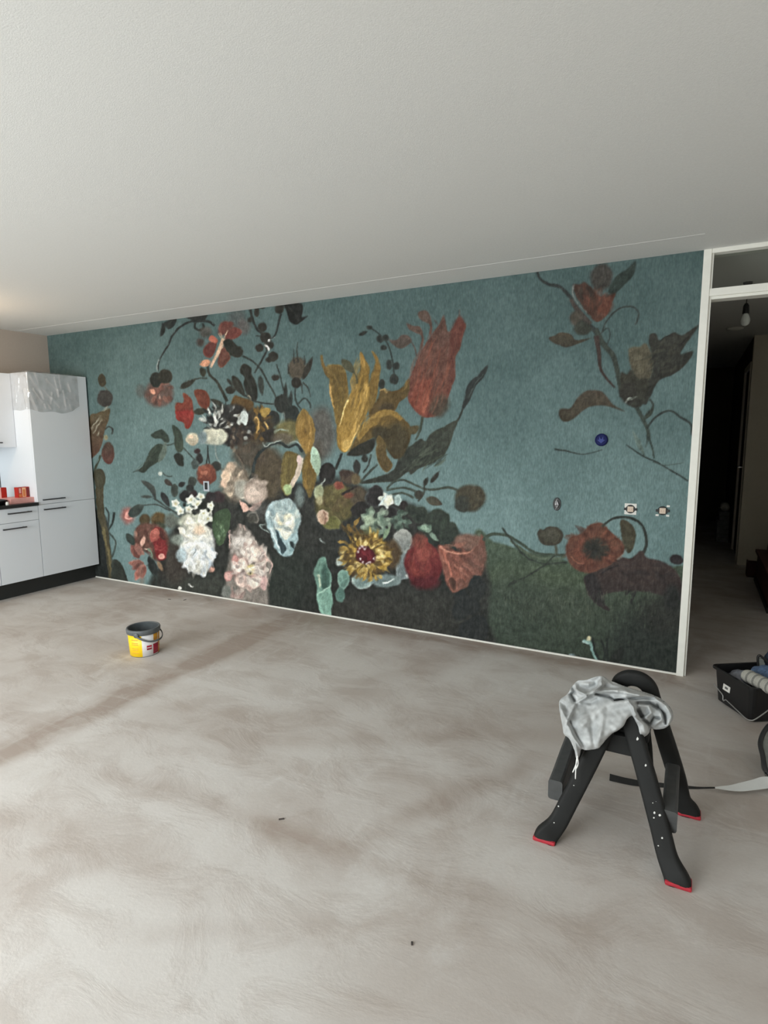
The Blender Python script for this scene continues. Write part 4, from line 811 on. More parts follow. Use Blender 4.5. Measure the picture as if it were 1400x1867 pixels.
for i in range(380):      # dry grass strokes of the meadow
    x, y = 905 + PR.random() * 290, 1075 + abs(PR.normal()) * 30
    line([(x, y), (x + PR.normal() * 1.5, y + 6 + PR.random() * 9)], (98, 104, 88) if PR.random() < .55 else (40, 48, 42), 1.5, .6, a=.38)
dabs(1085, 1000, 40, 34, [(134, 84, 66), (82, 54, 46), (112, 70, 56)], 36, 20, 5, centre=(1083, 1002), a=.35, inner=.55)
dabs(1170, 1045, 55, 24, [(70, 58, 54), (44, 40, 40)], 40, 24, 6, radial=False, rot=20, a=.4)
dabs(1215, 650, 36, 30, [(74, 72, 62), (44, 46, 42)], 34, 24, 5, radial=False, rot=-35, a=.4)
dabs(1085, 545, 28, 24, [(96, 64, 54), (60, 50, 44), (120, 74, 60)], 34, 18, 5, centre=(1080, 590), a=.4)
dabs(782, 690, 34, 56, [(128, 84, 68), (84, 60, 50), (150, 84, 64)], 70, 40, 3, radial=False, rot=107, jit=5, a=.28)
dabs(660, 740, 14, 50, [(196, 156, 80), (112, 90, 44)], 26, 34, 3, radial=False, rot=103, jit=6, a=.4)
dabs(770, 830, 40, 26, [(80, 88, 74), (38, 44, 38)], 40, 26, 4, radial=False, rot=-38, jit=14, a=.4)
CAN += (TEX2 * 9 + TEX1 * 4)[:, :, None]
CAN[:] = np.clip(CAN, 14, 250)

# grid on the wall; brightness fitted to the wall's own light so that the print keeps its even tone
MGX, MGZ = 1120, 470
gx = np.linspace(0.0, W, MGX + 1); gz = np.linspace(0.012, H, MGZ + 1)
GX, GZ = np.meshgrid(gx, gz); PTS = np.stack([GX.ravel(), np.full(GX.size, -0.002), GZ.ravel()], 1)
D = PTS - CAM; dep = D @ CF
UU = 700 + FPX * (D @ CR) / dep; VV = 933.5 - FPX * (D @ CU) / dep
fx = np.clip((UU - CX0) * CS, 0, CWN - 2); fy = np.clip((VV - CY0) * CS, 0, CHN - 2)
ix, iy = fx.astype(int), fy.astype(int); ax, ay = (fx - ix)[:, None], (fy - iy)[:, None]
RGB = (CAN[iy, ix] * (1 - ax) + CAN[iy, ix + 1] * ax) * (1 - ay) + (CAN[iy + 1, ix] * (1 - ax) + CAN[iy + 1, ix + 1] * ax) * ay
GAIN = 1.16
ALB = np.clip(lin(RGB) * GAIN, 0.004, 0.85)
me = bpy.data.meshes.new('floral_wallpaper')
nv, nf = len(PTS), MGX * MGZ
me.vertices.add(nv); me.vertices.foreach_set('co', PTS.ravel())
ii = (np.arange(MGZ)[:, None] * (MGX + 1) + np.arange(MGX)[None, :]).ravel()
quads = np.stack([ii, ii + 1, ii + MGX + 2, ii + MGX + 1], 1)
me.loops.add(nf * 4); me.loops.foreach_set('vertex_index', quads.ravel().astype(np.int32))
me.polygons.add(nf); me.polygons.foreach_set('loop_start', np.arange(0, nf * 4, 4, dtype=np.int32))
me.update(calc_edges=True)
ca = me.color_attributes.new('print', 'FLOAT_COLOR', 'POINT')
ca.data.foreach_set('color', np.concatenate([ALB, np.ones((nv, 1))], 1).ravel().astype(np.float32))


def mural_material():
    m = bpy.data.materials.new('printed_wallpaper'); m.use_nodes = True
    nt = m.node_tree; b = nt.nodes['Principled BSDF']
    at = nt.nodes.new('ShaderNodeAttribute'); at.attribute_name = 'print'
    tc = nt.nodes.new('ShaderNodeTexCoord')
    mp = nt.nodes.new('ShaderNodeMapping'); mp.inputs['Scale'].default_value = (150, 150, 38); nt.links.new(tc.outputs['Object'], mp.inputs['Vector'])
    n = nt.nodes.new('ShaderNodeTexNoise'); n.inputs['Scale'].default_value = 1.0; n.inputs['Detail'].default_value = 4; nt.links.new(mp.outputs[0], n.inputs['Vector'])
    f = NV(nt, n.outputs['Fac']).step(0.25, 0.75) * 0.34 + 0.83
    mx = nt.nodes.new('ShaderNodeMix'); mx.data_type = 'RGBA'; mx.blend_type = 'MULTIPLY'; mx.inputs[0].default_value = 1.0
    nt.links.new(at.outputs['Color'], mx.inputs[6]); nt.links.new(f.s, mx.inputs[7]); nt.links.new(mx.outputs[2], b.inputs['Base Color'])
    b.inputs['Roughness'].default_value = 0.7; b.inputs['Specular IOR Level'].default_value = 0.25
    return m


mural = link('wall_mural', me, mural_material())
tag(mural, 'teal wallpaper mural of large painted flowers covering the long wall', 'mural')
del ACC, LIC, BR, IX, IY, DX, DY, JX, JY, LB, COV, CAN, TEX1, TEX2, TEX3, RGB, ALB, D, PTS
# ================================================================== WALL BOXES ON THE MURAL
def wall_disc(name, u, v, r, depth, m, parent=None, y=-0.003, seg=24):
    c = hit(u, v, 1, 0.0)
    bm = bmesh.new(); bmesh.ops.create_cone(bm, cap_ends=True, segments=seg, radius1=r, radius2=r * 0.94, depth=depth, matrix=Matrix.Translation((c[0], y - depth / 2, c[2])) @ Matrix.Rotation(math.radians(90), 4, 'X'))
    me = bpy.data.meshes.new('m'); bm.to_mesh(me); bm.free()
    return link(name, me, m, parent)


def offset_box(name, u, v, dx, dz, w, h, d0, d1, m, parent, bevel=0.0):
    c = hit(u, v, 1, 0.0)
    return link(name, box_mesh([(c[0] + dx - w / 2, -d1, c[2] + dz - h / 2, c[0] + dx + w / 2, -d0, c[2] + dz + h / 2)], bevel), m, parent)


jb = wall_disc('junction_box', 1096.5, 802, 0.041, 0.012, M['blue'])
tag(jb, 'round blue plastic junction box cap on the teal wallpaper', 'wall box')
c = hit(1096.5, 802, 1, 0)
V, F = sweep_mesh([(c[0] + 0.034 * math.cos(a), -0.0155, c[2] + 0.034 * math.sin(a)) for a in np.linspace(0, 2 * math.pi, 25)], circle(0.003, 6), up=(0, 1, 0), cap=False)
link('rim', mesh_of(V, F), M['blue'], jb, True)
link('arrow_relief', mesh_of([(c[0] + x, y, c[2] + z) for y in (-0.020, -0.014) for (x, z) in ((0, -0.022), (0.024, 0.0), (0.013, 0.001), (0.012, 0.024), (0.004, 0.006), (-0.004, 0.006), (-0.012, 0.024), (-0.013, 0.001), (-0.024, 0.0))],
     [tuple(range(9))] + [tuple(range(17, 8, -1))] + [(i, (i + 1) % 9, 9 + (i + 1) % 9, 9 + i) for i in range(9)]), M['blue_hi'], jb)

ov = wall_disc('junction_box', 1015.5, 919, 0.034, 0.006, M['black'])
c = hit(1015.5, 919, 1, 0); ov.data.transform(Matrix.Translation((c[0], 0, c[2])) @ Matrix.Diagonal((0.8, 1, 1.35, 1)) @ Matrix.Translation((-c[0], 0, -c[2])))
tag(ov, 'dark oval junction box with bare silver wires in the wallpaper', 'wall box')
for dx, z0, z1 in ((-0.008, -0.036, 0.030), (0.006, -0.030, 0.037), (0.0, -0.02, 0.02)):
    tube('wire', [(c[0] + dx, -0.006, c[2] + z0), (c[0] - dx * 1.4, -0.022, c[2] + (z0 + z1) / 2), (c[0] + dx * .5, -0.006, c[2] + z1)], 0.0045, M['steel'], ov)


def socket(u, v, plate, label):
    c = hit(u, v, 1, 0)
    o = empty('wall_socket', (c[0], 0, c[2]), label, 'socket')
    if plate: box('mounting_plate', (c[0] - 0.036, -0.006, c[2] - 0.036, c[0] + 0.036, -0.001, c[2] + 0.036), M['label_white'], o, 0.002)
    else:
        for sx, sz in ((-1, -1), (1, -1), (1, 1)): box('fixing_claw', (c[0] + sx * 0.030 - 0.009, -0.005, c[2] + sz * 0.030 - 0.006, c[0] + sx * 0.030 + 0.009, -0.001, c[2] + sz * 0.030 + 0.006), M['label_white'], o, 0.001)
    d = wall_disc('recess_ring', u, v, 0.029, 0.005, M['black'], None, -0.004); d.parent = o; d.matrix_parent_inverse = Matrix.Translation((-c[0], 0, -c[2]))
    box('insert', (c[0] - 0.018, -0.016, c[2] - 0.018, c[0] + 0.018, -0.008, c[2] + 0.018), M['beige'], o, 0.003)
    for sx in (-1, 1): box('terminal', (c[0] + sx * 0.033 - 0.006, -0.010, c[2] - 0.008, c[0] + sx * 0.033 + 0.006, -0.003, c[2] + 0.008), M['black'], o, 0.001)
    for sx in (-1, 1): box('contact_hole', (c[0] + sx * 0.007 - 0.002, -0.0175, c[2] - 0.002, c[0] + sx * 0.007 + 0.002, -0.0155, c[2] + 0.002), M['copper'], o)


socket(1149.5, 928, True, 'beige socket insert on a square white plate in the wallpaper')
socket(1208, 931, False, 'beige socket insert without plate next to the white door frame')
c = hit(377, 886.5, 1, 0)
M['grey_plate'] = mat('grey_white_plastic', (0.42, 0.46, 0.50), 0.5)
sw = empty('switch_box', (c[0], 0, c[2]), 'small white switch box frame in the mural below the orange rosehip', 'wall box')
box('frame', (c[0] - 0.036, -0.008, c[2] - 0.048, c[0] + 0.036, -0.001, c[2] + 0.048), M['grey_plate'], sw, 0.003)
box('opening', (c[0] - 0.014, -0.011, c[2] - 0.030, c[0] + 0.016, -0.007, c[2] + 0.034), M['black'], sw, 0.006)

# ================================================================== KITCHEN
def bar_handle(parent, x, y0, y1, z):
    l = parent.location if parent.type == 'EMPTY' else Vector((0, 0, 0))
    return box_mesh([(x + 0.022 - l.x, y0 - l.y, z - 0.006 - l.z, x + 0.034 - l.x, y1 - l.y, z + 0.006 - l.z), (x - 0.002 - l.x, y0 + 0.015 - l.y, z - 0.005 - l.z, x + 0.024 - l.x, y0 + 0.025 - l.y, z + 0.005 - l.z), (x - 0.002 - l.x, y1 - 0.025 - l.y, z - 0.005 - l.z, x + 0.024 - l.x, y1 - 0.015 - l.y, z + 0.005 - l.z)], 0.001, 1)


def front(cab, name, b, m='cabinet'):
    d = box(name, b, M[m], cab, 0.0012); return d


FX = 0.594
tc_ = empty('tall_cabinet', (0.3, -0.325, 0), 'tall white kitchen cabinet against the mural wall', 'cabinet')
box('carcass', (0.022, -0.630, 0.16, FX - 0.001, -0.02, 2.137), M['cabinet'], tc_, 0.001)
d = front(tc_, 'door', (FX, -0.629, 0.8735, FX + 0.019, -0.021, 2.136)); h = link('handle', bar_handle(tc_, FX + 0.019, -0.595, -0.363, 0.917), M['handle'], d)
d = front(tc_, 'door', (FX, -0.629, 0.161, FX + 0.019, -0.021, 0.8695)); h = link('handle', bar_handle(tc_, FX + 0.019, -0.592, -0.365, 0.821), M['handle'], d)
for (y0, y1, lab) in ((-1.031, -0.633, 'white base cabinet with drawer beside the tall cabinet'), (-1.633, -1.034, 'white base cabinet with drawer, away from the tall cabinet')):
    bc = empty('base_cabinet', (0.3, (y0 + y1) / 2, 0), lab, 'cabinet', 'kitchen base cabinets')
    box('carcass', (0.022, y0, 0.16, FX - 0.001, y1, 0.868), M['cabinet'], bc, 0.001)
    m_ = (y0 + y1) / 2
    d = front(bc, 'drawer', (FX, y0 + 0.0015, 0.7325, FX + 0.019, y1 - 0.0015, 0.866)); link('handle', bar_handle(bc, FX + 0.019, y0 + 0.096, y0 + 0.32, 0.821), M['handle'], d)
    d = front(bc, 'door', (FX, y0 + 0.0015, 0.161, FX + 0.019, y1 - 0.0015, 0.7285)); link('handle', bar_handle(bc, FX + 0.019, y0 + 0.041, y0 + 0.26, 0.679), M['handle'], d)
tag(box('worktop', (0.0, -1.633, 0.868, 0.632, -0.6315, 0.899), M['black_top'], None, 0.002), 'black worktop on the white base cabinets', 'worktop')
tag(box('plinth', (0.40, -1.633, 0.0, 0.513, -0.001, 0.1605), M['plinth']), 'black plinth under the white kitchen cabinets', 'plinth')
wc = empty('wall_cabinet', (0.18, -0.83, 1.43), 'white wall cabinet above the worktop', 'cabinet')
box('carcass', (0.022, -1.031, 1.43, 0.33, -0.632, 2.133), M['cabinet'], wc, 0.001)
d = front(wc, 'door', (0.331, -1.030, 1.429, 0.35, -0.633, 2.133)); link('handle', bar_handle(wc, 0.35, -0.99, -0.775, 1.475), M['handle'], d)
wc2 = empty('wall_cabinet', (0.18, -1.33, 1.43), 'white wall cabinet away from the tall cabinet', 'cabinet')
box('carcass', (0.022, -1.633, 1.43, 0.33, -1.0335, 2.133), M['cabinet'], wc2, 0.001)
d = front(wc2, 'door', (0.331, -1.632, 1.429, 0.35, -1.034, 2.133)); link('handle', bar_handle(wc2, 0.35, -1.59, -1.375, 1.475), M['handle'], d)
struct(box('trim_2', (0.0, -1.633, 0.899, 0.012, -0.6315, 1.43), M['backsplash']), 'pale glass backsplash behind the worktop')
# lamp bar under the wall cabinet
ul = box('cabinet_light', (0.06, -1.5, 1.414, 0.10, -0.70, 1.4295), M['label_white'], None, 0.002); tag(ul, 'slim light bar under the wall cabinet', 'lamp')
ld = bpy.data.lights.new('light_bar', 'AREA'); ld.shape = 'RECTANGLE'; ld.size = 0.03; ld.size_y = 0.7; ld.energy = 0.35; ld.color = (0.93, 1.0, 1.0)
lo = bpy.data.objects.new('light_bar', ld); lo.location = (0.08, -1.1, 1.41); COL.objects.link(lo); lo.parent = ul
# things on the worktop
def carton(name, u0, u1, v0, v1, X, dep, m, label, cat):
    a = hit(u0, v1, 0, X); b = hit(u1, v1, 0, X); t_ = hit((u0 + u1) / 2, v0, 0, X)
    o = empty(name, ((X - dep / 2), (a[1] + b[1]) / 2, 0), label, cat)
    return o, a[1], b[1], t_[2]


Xp = 0.56
a, b = hit(20, 917, 0, Xp), hit(64, 914, 0, Xp)
pk = empty('flat_carton', (0.47, (a[1] + b[1]) / 2, 0.899), 'flat pink carton lying on the black worktop', 'box')
PT = 0.944
ym = a[1] + (b[1] - a[1]) * 0.38
box('body', (0.33, a[1], 0.899, Xp, b[1] - 0.004, PT), M['pinkpack'], pk, 0.001)
box('side_print', (Xp, a[1] + 0.001, 0.901, Xp + 0.0012, ym, PT - 0.001), M['pinkpack'], pk)
box('side_print', (Xp, ym + 0.004, 0.906, Xp + 0.0012, b[1] - 0.006, PT - 0.006), M['pinkpack'], pk)
box('lid', (0.329, a[1] - 0.001, PT, Xp + 0.001, b[1] - 0.003, PT + 0.003), M['pinkpack'], pk)
Xb = 0.50
a, b, t_ = hit(33.5, 904, 0, Xb), hit(66.5, 902, 0, Xb), hit(45, 888, 0, Xb)
rb = empty('red_carton', (Xb - 0.03, (a[1] + b[1]) / 2, PT + 0.003), 'red carton with cream and dark print standing on the pink carton', 'box')
y0, y1, z0, z1 = a[1], min(b[1], -0.636), PT + 0.003, t_[2]
box('body', (Xb - 0.06, y0, z0, Xb, y1, z1), M['redbox'], rb, 0.001)
wd = y1 - y0
box('cream_print', (Xb, y0 + wd * 0.36, z0 + 0.004, Xb + 0.001, y0 + wd * 0.70, z1 - 0.004), M['cream'], rb)
box('orange_print', (Xb + 0.001, y0 + wd * 0.43, z0 + 0.012, Xb + 0.002, y0 + wd * 0.64, z1 - 0.022), M['orange_print'], rb)
box('dark_print', (Xb, y0 + wd * 0.07, z0 + 0.006, Xb + 0.001, y0 + wd * 0.30, z0 + 0.034), M['orange_print'], rb)
box('cream_print', (Xb, y0 + wd * 0.09, z0 + 0.042, Xb + 0.001, y0 + wd * 0.27, z1 - 0.008), M['pinkpack'], rb)
box('dark_print', (Xb, y0 + wd * 0.76, z0 + 0.006, Xb + 0.001, y0 + wd * 0.97, z1 - 0.006), M['darkred_print'], rb)
Xc = 0.36
a, b, t_ = hit(3, 906, 0, Xc), hit(13, 904, 0, Xc), hit(7, 889, 0, Xc)
rc = empty('small_red_packet', (Xc, (a[1] + b[1]) / 2, 0.899), 'small red packet with pale edge at the back of the worktop', 'box')
box('body', (Xc - 0.05, a[1], 0.899, Xc, b[1], max(t_[2], 1.02)), M['redbox'], rc, 0.001)
box('pale_edge', (Xc - 0.05, a[1] - 0.004, 0.899, Xc + 0.001, a[1], max(t_[2], 1.02)), M['pinkpack'], rc)
a = hit(3, 917, 0, 0.56)
pan = empty('frying_pan', (0.46, a[1] - 0.03, 0.899), 'black frying pan on the worktop near the pink carton', 'pan')
lathe('pan_body', [(0, 0.0), (0.09, 0.0), (0.115, 0.042), (0.118, 0.043), (0.112, 0.043), (0.088, 0.006), (0, 0.006)], M['black_top'], pan)
link('pan_handle', box_mesh([(0.10, -0.09, 0.030, 0.14, -0.06, 0.042)], 0.004), M['black_top'], pan)
jar = lathe('glass_jar', [(0, 0), (0.028, 0), (0.03, 0.01), (0.03, 0.05), (0.022, 0.058), (0.022, 0.066), (0, 0.066)], M['label_white'], None, 20, loc=(0.585, hit(13, 916, 0, 0.585)[1], 0.899)); jar.data.transform(Matrix.Scale(0.45, 4)); tag(jar, 'tiny white pot at the worktop edge beside the pink carton', 'pot')

# clear film draped over the top of the tall cabinet: front sheet, side sheet and top in one wrinkled surface
def film_sheet():
    r = np.random.default_rng(3)
    ridges = [((-0.60, 2.10), (-0.42, 1.80), .012, .012), ((-0.55, 2.13), (-0.47, 1.80), .010, .010), ((-0.50, 2.0), (-0.33, 1.82), .010, .014), ((-0.36, 2.1), (-0.33, 1.92), .010, .014), ((-0.31, 2.12), (-0.30, 2.0), .008, .010), ((-0.28, 1.98), (-0.26, 1.80), .010, .014), ((-0.22, 2.05), (-0.20, 1.98), .016, .014), ((-0.44, 2.08), (-0.30, 1.95), .009, .010), ((-0.62, 1.95), (-0.56, 1.78), .016, .016), ((-0.34, 1.86), (-0.27, 1.80), .01, .01), ((-0.58, 1.98), (-0.50, 1.86), .008, .012), ((-0.40, 1.95), (-0.42, 1.84), .01, .012), ((-0.24, 1.92), (-0.20, 1.80), .02, .01), ((-0.18, 2.10), (-0.15, 1.9), .02, .008)]
    ns, nt_ = 110, 52
    for q_ in range(len(ridges)): ridges[q_] = ridges[q_][:3] + (ridges[q_][3] * 0.85,)
    V = np.zeros((nt_, ns, 3)); g = vnoise((nt_, ns), 9, 7, 21) * 0.010 + vnoise((nt_, ns), 4, 9, 22) * 0.006
    for j in range(nt_):
        t = j / (nt_ - 1)
        for i in range(ns):
            s = i / (ns - 1) * 0.78            # metres along: 0..0.27 on the side, then the front
            edge = 0.012 * math.sin(s * 9) + 0.008 * math.sin(s * 27 + 1)
            zb = 1.775 + edge + (0.05 if s > 0.70 else 0.0) * (s - 0.70) / 0.08
            # t: 0 bottom .. 0.85 top edge .. 1 lying on the cabinet top
            z = zb + (2.142 - zb) * min(t / 0.85, 1.0); inw = max(0, t - 0.85) / 0.15 * 0.22
            off = 0.003 + abs(g[j, i]) * 0.5
            if s < 0.27:
                x, y, n = 0.345 + s, -0.632, (0, -1)
                for (p, q, w_, am) in (((0.50, 2.1), (0.46, 1.95), .012, .01), ((0.57, 1.97), (0.60, 1.80), .02, .022), ((0.44, 2.05), (0.42, 1.85), .012, .01)):
                    p, q = np.array(p), np.array(q); d = q - p; k = np.clip(np.dot(np.array([x, z]) - p, d) / d.dot(d), 0, 1); off += am * math.exp(-(np.linalg.norm(np.array([x, z]) - p - k * d) / w_) ** 2)
                y -= off; y += inw
            else:
                x, y = 0.615, -0.63 + (s - 0.27); 
                for (p, q, w_, am) in ridges:
                    p, q = np.array(p), np.array(q); d = q - p; k = np.clip(np.dot(np.array([y, z]) - p, d) / d.dot(d), 0, 1); off += am * math.exp(-(np.linalg.norm(np.array([y, z]) - p - k * d) / w_) ** 2)
                x += off; x -= inw
            c_ = math.exp(-((s - 0.27) / 0.012) ** 2)
            if s < 0.27: x += c_ * 0.003
            V[j, i] = (x, y, z + (0.004 + abs(g[j, i]) if t > 0.85 else 0))
    F = [(j * ns + i, j * ns + i + 1, (j + 1) * ns + i + 1, (j + 1) * ns + i) for j in range(nt_ - 1) for i in range(ns - 1)]
    return mesh_of(V.reshape(-1, 3), F)


fs = link('plastic_film', film_sheet(), M['film'], None, True); tag(fs, 'crinkled clear plastic film over the top of the tall cabinet', 'plastic film')

# warm pendant bulb over the kitchen
def pendant(x, y, drop, label, lit=None, watts=0):
    o = empty('pendant_bulb', (x, y, H), label, 'lamp')
    link('ceiling_cup', lathe_mesh([(0, 0.0), (0.03, 0.0), (0.026, -0.02), (0, -0.022)], 20), M['black'], o, True)
    V, F = sweep_mesh([(0, 0, -0.02), (0.002, 0, -drop / 2), (0, 0, -drop)], circle(0.003, 8), up=(0, 1, 0)); link('cord', mesh_of(V, F), M['black'], o, True)
    link('bulb_socket', lathe_mesh([(0, -drop + 0.012), (0.010, -drop + 0.010), (0.019, -drop - 0.008), (0.021, -drop - 0.055), (0.021, -drop - 0.060), (0, -drop - 0.060)], 20), M['black'], o, True)
    link('bulb', lathe_mesh([(0.013, -drop - 0.06), (0.020, -drop - 0.070), (0.029, -drop - 0.095), (0.031, -drop - 0.112), (0.026, -drop - 0.132), (0.014, -drop - 0.144), (0, -drop - 0.147)], 24), lit or M['bulb'], o, True)
    if watts:
        l_ = bpy.data.lights.new('bulb_light', 'POINT'); l_.energy = watts; l_.color = (1.0, 0.70, 0.42); l_.shadow_soft_size = 0.05
        lo = bpy.data.objects.new('bulb_light', l_); COL.objects.link(lo); lo.parent = o; lo.location = (0, 0, -drop - 0.19)
    return o


LIT = mat('lit_warm_bulb', (0.9, 0.8, 0.6), 0.3, emit=((1.0, 0.7, 0.4), 6.0))
pendant(0.95, -1.62, 0.12, 'lit warm bulb hanging above the kitchen', LIT, 12)
pendant(6.493, 1.0, 0.155, 'unlit white bulb in a black socket hanging in the dark hall')
vt = link('ceiling_vent', lathe_mesh([(0, -0.022), (0.045, -0.022), (0.052, -0.016), (0.075, -0.012), (0.08, 0.0), (0, 0.0)], 28), M['white_paint'], None, True); vt.location = (6.522, 3.15, H); tag(vt, 'round white vent on the hall ceiling', 'vent')

# ================================================================== BUCKET
BC = (2.828, -1.300)
ang0 = math.degrees(math.atan2(CAM[1] - BC[1], CAM[0] - BC[0]))      # towards the camera
bk = empty('paint_bucket', (BC[0], BC[1], 0), 'small yellow and white paint bucket with dark grey rim on the floor', 'bucket')
BH = 0.192
def brad(z): return 0.096 + 0.010 * z / BH
lathe('bucket_body', [(0, 0.004), (0.090, 0.004), (0.094, 0.0), (0.096, 0.002), (brad(BH - .03), BH - 0.03), (brad(BH), BH), (0.099, BH), (0.094, 0.05), (0.090, 0.03), (0, 0.03)], M['bucket_in'], bk)
def lab(name, a0, a1, z0, z1, m, off=0.0012):
    return lathe(name, [(brad(z0) + off * .2, z0), (brad(z0) + off, z0), (brad(z1) + off, z1), (brad(z1) + off * .2, z1)], m, bk, 18, ang0 + a0, ang0 + a1)
# camera sees angle 0 in the middle; positive angles are to its right
lab('yellow_label', -200, -9, 0.004, 0.160, M['yellow']); lab('white_label', -9, 62, 0.004, 0.162, M['bucket_white'])
lab('red_label', 34, 64, 0.012, 0.085, M['bucket_red'], .0022); lab('yellow_label', 36, 58, 0.108, 0.162, M['yellow_dark'], .002); lab('yellow_label', 62, 160, 0.004, 0.162, M['yellow_dark'])
lab('logo', 8, 28, 0.050, 0.082, M['bucket_red'], .0022)
for k, (p, q) in enumerate(((10, 13), (14.5, 17.5), (19, 22), (23, 26))): lab('logo_letter', p, q, 0.062, 0.069, M['bucket_white'], .0030)
for z in (0.03, 0.05, 0.062, 0.09, 0.102, 0.125): lab('print_line', -52, -24 - 60 * (z % 0.03), z, z + 0.005, M['yellow_dark'], .0020)
lathe('rim', [(brad(.16) + .002, 0.158), (brad(.16) + 0.008, 0.161), (brad(BH) + 0.009, BH - 0.004), (brad(BH) + 0.006, BH + 0.004), (brad(BH) - 0.004, BH + 0.004), (brad(BH) - 0.006, BH - 0.02)], M['bucket_grey'], bk, 48)
def on_rim(a, r, z): a = math.radians(ang0 + a); return (r * math.cos(a), r * math.sin(a), z)
for a in (-38, 142): 
    e = link('bail_ear', lathe_mesh([(0, 0.008), (0.016, 0.008), (0.02, 0.0), (0, -0.004)], 16), M['bucket_grey'], bk, True)
    e.location = on_rim(a + 12, brad(.18) + 0.006, 0.166); e.rotation_euler = (math.radians(90), 0, math.radians(ang0 + a + 12 + 90))
pts = [on_rim(-26, 0.117, 0.160), on_rim(-8, 0.120, 0.138), on_rim(14, 0.122, 0.118), on_rim(40, 0.123, 0.110), on_rim(66, 0.125, 0.112), on_rim(92, 0.124, 0.128), on_rim(120, 0.120, 0.148), on_rim(154, 0.116, 0.162)]
V, F = sweep_mesh(catmull(pts, 8), rounded_rect(0.006, 0.013, 0.0025, 2), up=(0, 0, 1)); link('bail_handle', mesh_of(V, F), M['bucket_grey'], bk, True)

# ================================================================== STEP STOOL
st = empty('step_stool', (6.04, -1.74, 0), 'black plastic folding step stool with red rubber feet', 'step stool')
O = np.array(st.location)
SEC = rounded_rect(0.062, 0.042, 0.012, 3)
front_path = [(5.806, -1.937, 0.004), (5.813, -1.934, 0.022), (5.846, -1.910, 0.068), (5.880, -1.880, 0.15), (5.940, -1.825, 0.30), (5.995, -1.772, 0.44), (6.012, -1.757, 0.490), (6.036, -1.750, 0.508), (6.062, -1.757, 0.490), (6.082, -1.776, 0.44), (6.140, -1.828, 0.30), (6.196, -1.884, 0.15), (6.226, -1.918, 0.068), (6.257, -1.947, 0.022), (6.264, -1.950, 0.004)]
back_path = [(5.796, -1.513, 0.004), (5.802, -1.516, 0.022), (5.828, -1.530, 0.068), (5.870, -1.548, 0.17), (5.940, -1.570, 0.33), (6.000, -1.592, 0.49), (6.014, -1.600, 0.545), (6.040, -1.606, 0.570), (6.068, -1.607, 0.576), (6.096, -1.606, 0.570), (6.122, -1.600, 0.545), (6.140, -1.592, 0.49), (6.190, -1.570, 0.33), (6.240, -1.548, 0.17), (6.264, -1.532, 0.068), (6.288, -1.520, 0.022), (6.294, -1.517, 0.004)]
for nm, pth in (('front_frame', front_path), ('back_frame', back_path)):
    P = catmull(pth, 6) - O
    n = len(P); sc = []
    for i in range(n):
        z = P[i][2]; f = 1.08 + 0.30 * math.exp(-(z / 0.04) ** 2) - 0.12 * max(0, min(1, (z - 0.3) / 0.2)); sc.append((f, 1.0 + 0.35 * math.exp(-(z / 0.035) ** 2)))
    V, F = sweep_mesh(P, SEC, up=(0, 1, 0), scale=sc); fo = link(nm, mesh_of(V, F), M['stool'], st, True)
    for e in (0, -1):
        q = np.array(pth[e]) - O
        foot = link('rubber_foot', box_mesh([(-0.042, -0.029, 0.0, 0.042, 0.029, 0.016)], 0.006, 2), M['red_rubber'], fo); foot.location = q * np.array([1, 1, 0]) + np.array([0.001 if e else -0.001, 0, 0])
box('seat', (5.935, -1.762, 0.388, 6.140, -1.590, 0.425), M['stool'], st, 0.012)
box('seat_apron', (5.945, -1.795, 0.340, 6.120, -1.755, 0.415), M['stool'], st, 0.006)
for x0, x1, z0 in ((5.798, 5.852, 0.135), (6.198, 6.250, 0.135)):
    V, F = sweep_mesh(np.array([(0, -1.878, z0 + .040), (0, -1.80, z0 + .042), (0, -1.65, z0 + .056), (0, -1.53, z0 + .062)]) + np.array([(x0 + x1) / 2, 0, 0]) - O, rounded_rect(x1 - x0, 0.082, 0.010, 2), up=(0, 0, 1)); link('side_beam', mesh_of(V, F), M['stool_beam'], st)
for x in (5.972, 6.118):
    V, F = sweep_mesh(np.array([(x, -1.60, 0.41), (x + (x - 6.045) * .3, -1.68, 0.33), (x + (x - 6.045) * .55, -1.80, 0.26)]) - O, rounded_rect(0.016, 0.045, 0.005, 2), up=(0, 0, 1)); link('hinge_strut', mesh_of(V, F), M['stool'], st)
# dried paint drops on the legs
def speck_mesh(pts):
    bm = bmesh.new()
    for (x, y, z, r, el) in pts: bmesh.ops.create_icosphere(bm, subdivisions=1, radius=r, matrix=Matrix.Translation((x, y, z)) @ Matrix.Diagonal((1, 0.35, el, 1)))
    me = bpy.data.meshes.new('m'); bm.to_mesh(me); bm.free(); return me


sp = []
def leg_front(u, v):
    y = -1.9
    for _ in range(8):
        p_ = hit(u, v, 1, y); zz = p_[2]
        y = np.interp(zz, [0.014, .06, .15, .30, .44], [-1.95, -1.92, -1.884, -1.828, -1.776]) - 0.0228
    return hit(u, v, 1, y)
for (u, v, r, el) in ((1162, 1349, .0035, 2.6), (1177, 1397, .003, 2.4), (1199, 1466, .0022, 1.2), (1193, 1482, .0028, 1.5), (1192, 1491, .0022, 1.2), (1203, 1487, .0042, 1.1), (1207, 1528, .0025, 1.4), (1200, 1542, .002, 1), (1217, 1580, .002, 1), (1196, 1462, .0018, 1), (1190, 1464, .0016, 1), (1230, 1604, .0028, 1.3), (1018, 1470, .0025, 1), (1010, 1500, .002, 1), (1046, 1432, .002, .7)):
    q = leg_front(u, v) - O; sp.append((q[0], q[1], q[2], r * 1.35, el))
ps = link('paint_splatter', speck_mesh(sp), M['speck'], st); ps['kind'] = 'stuff'

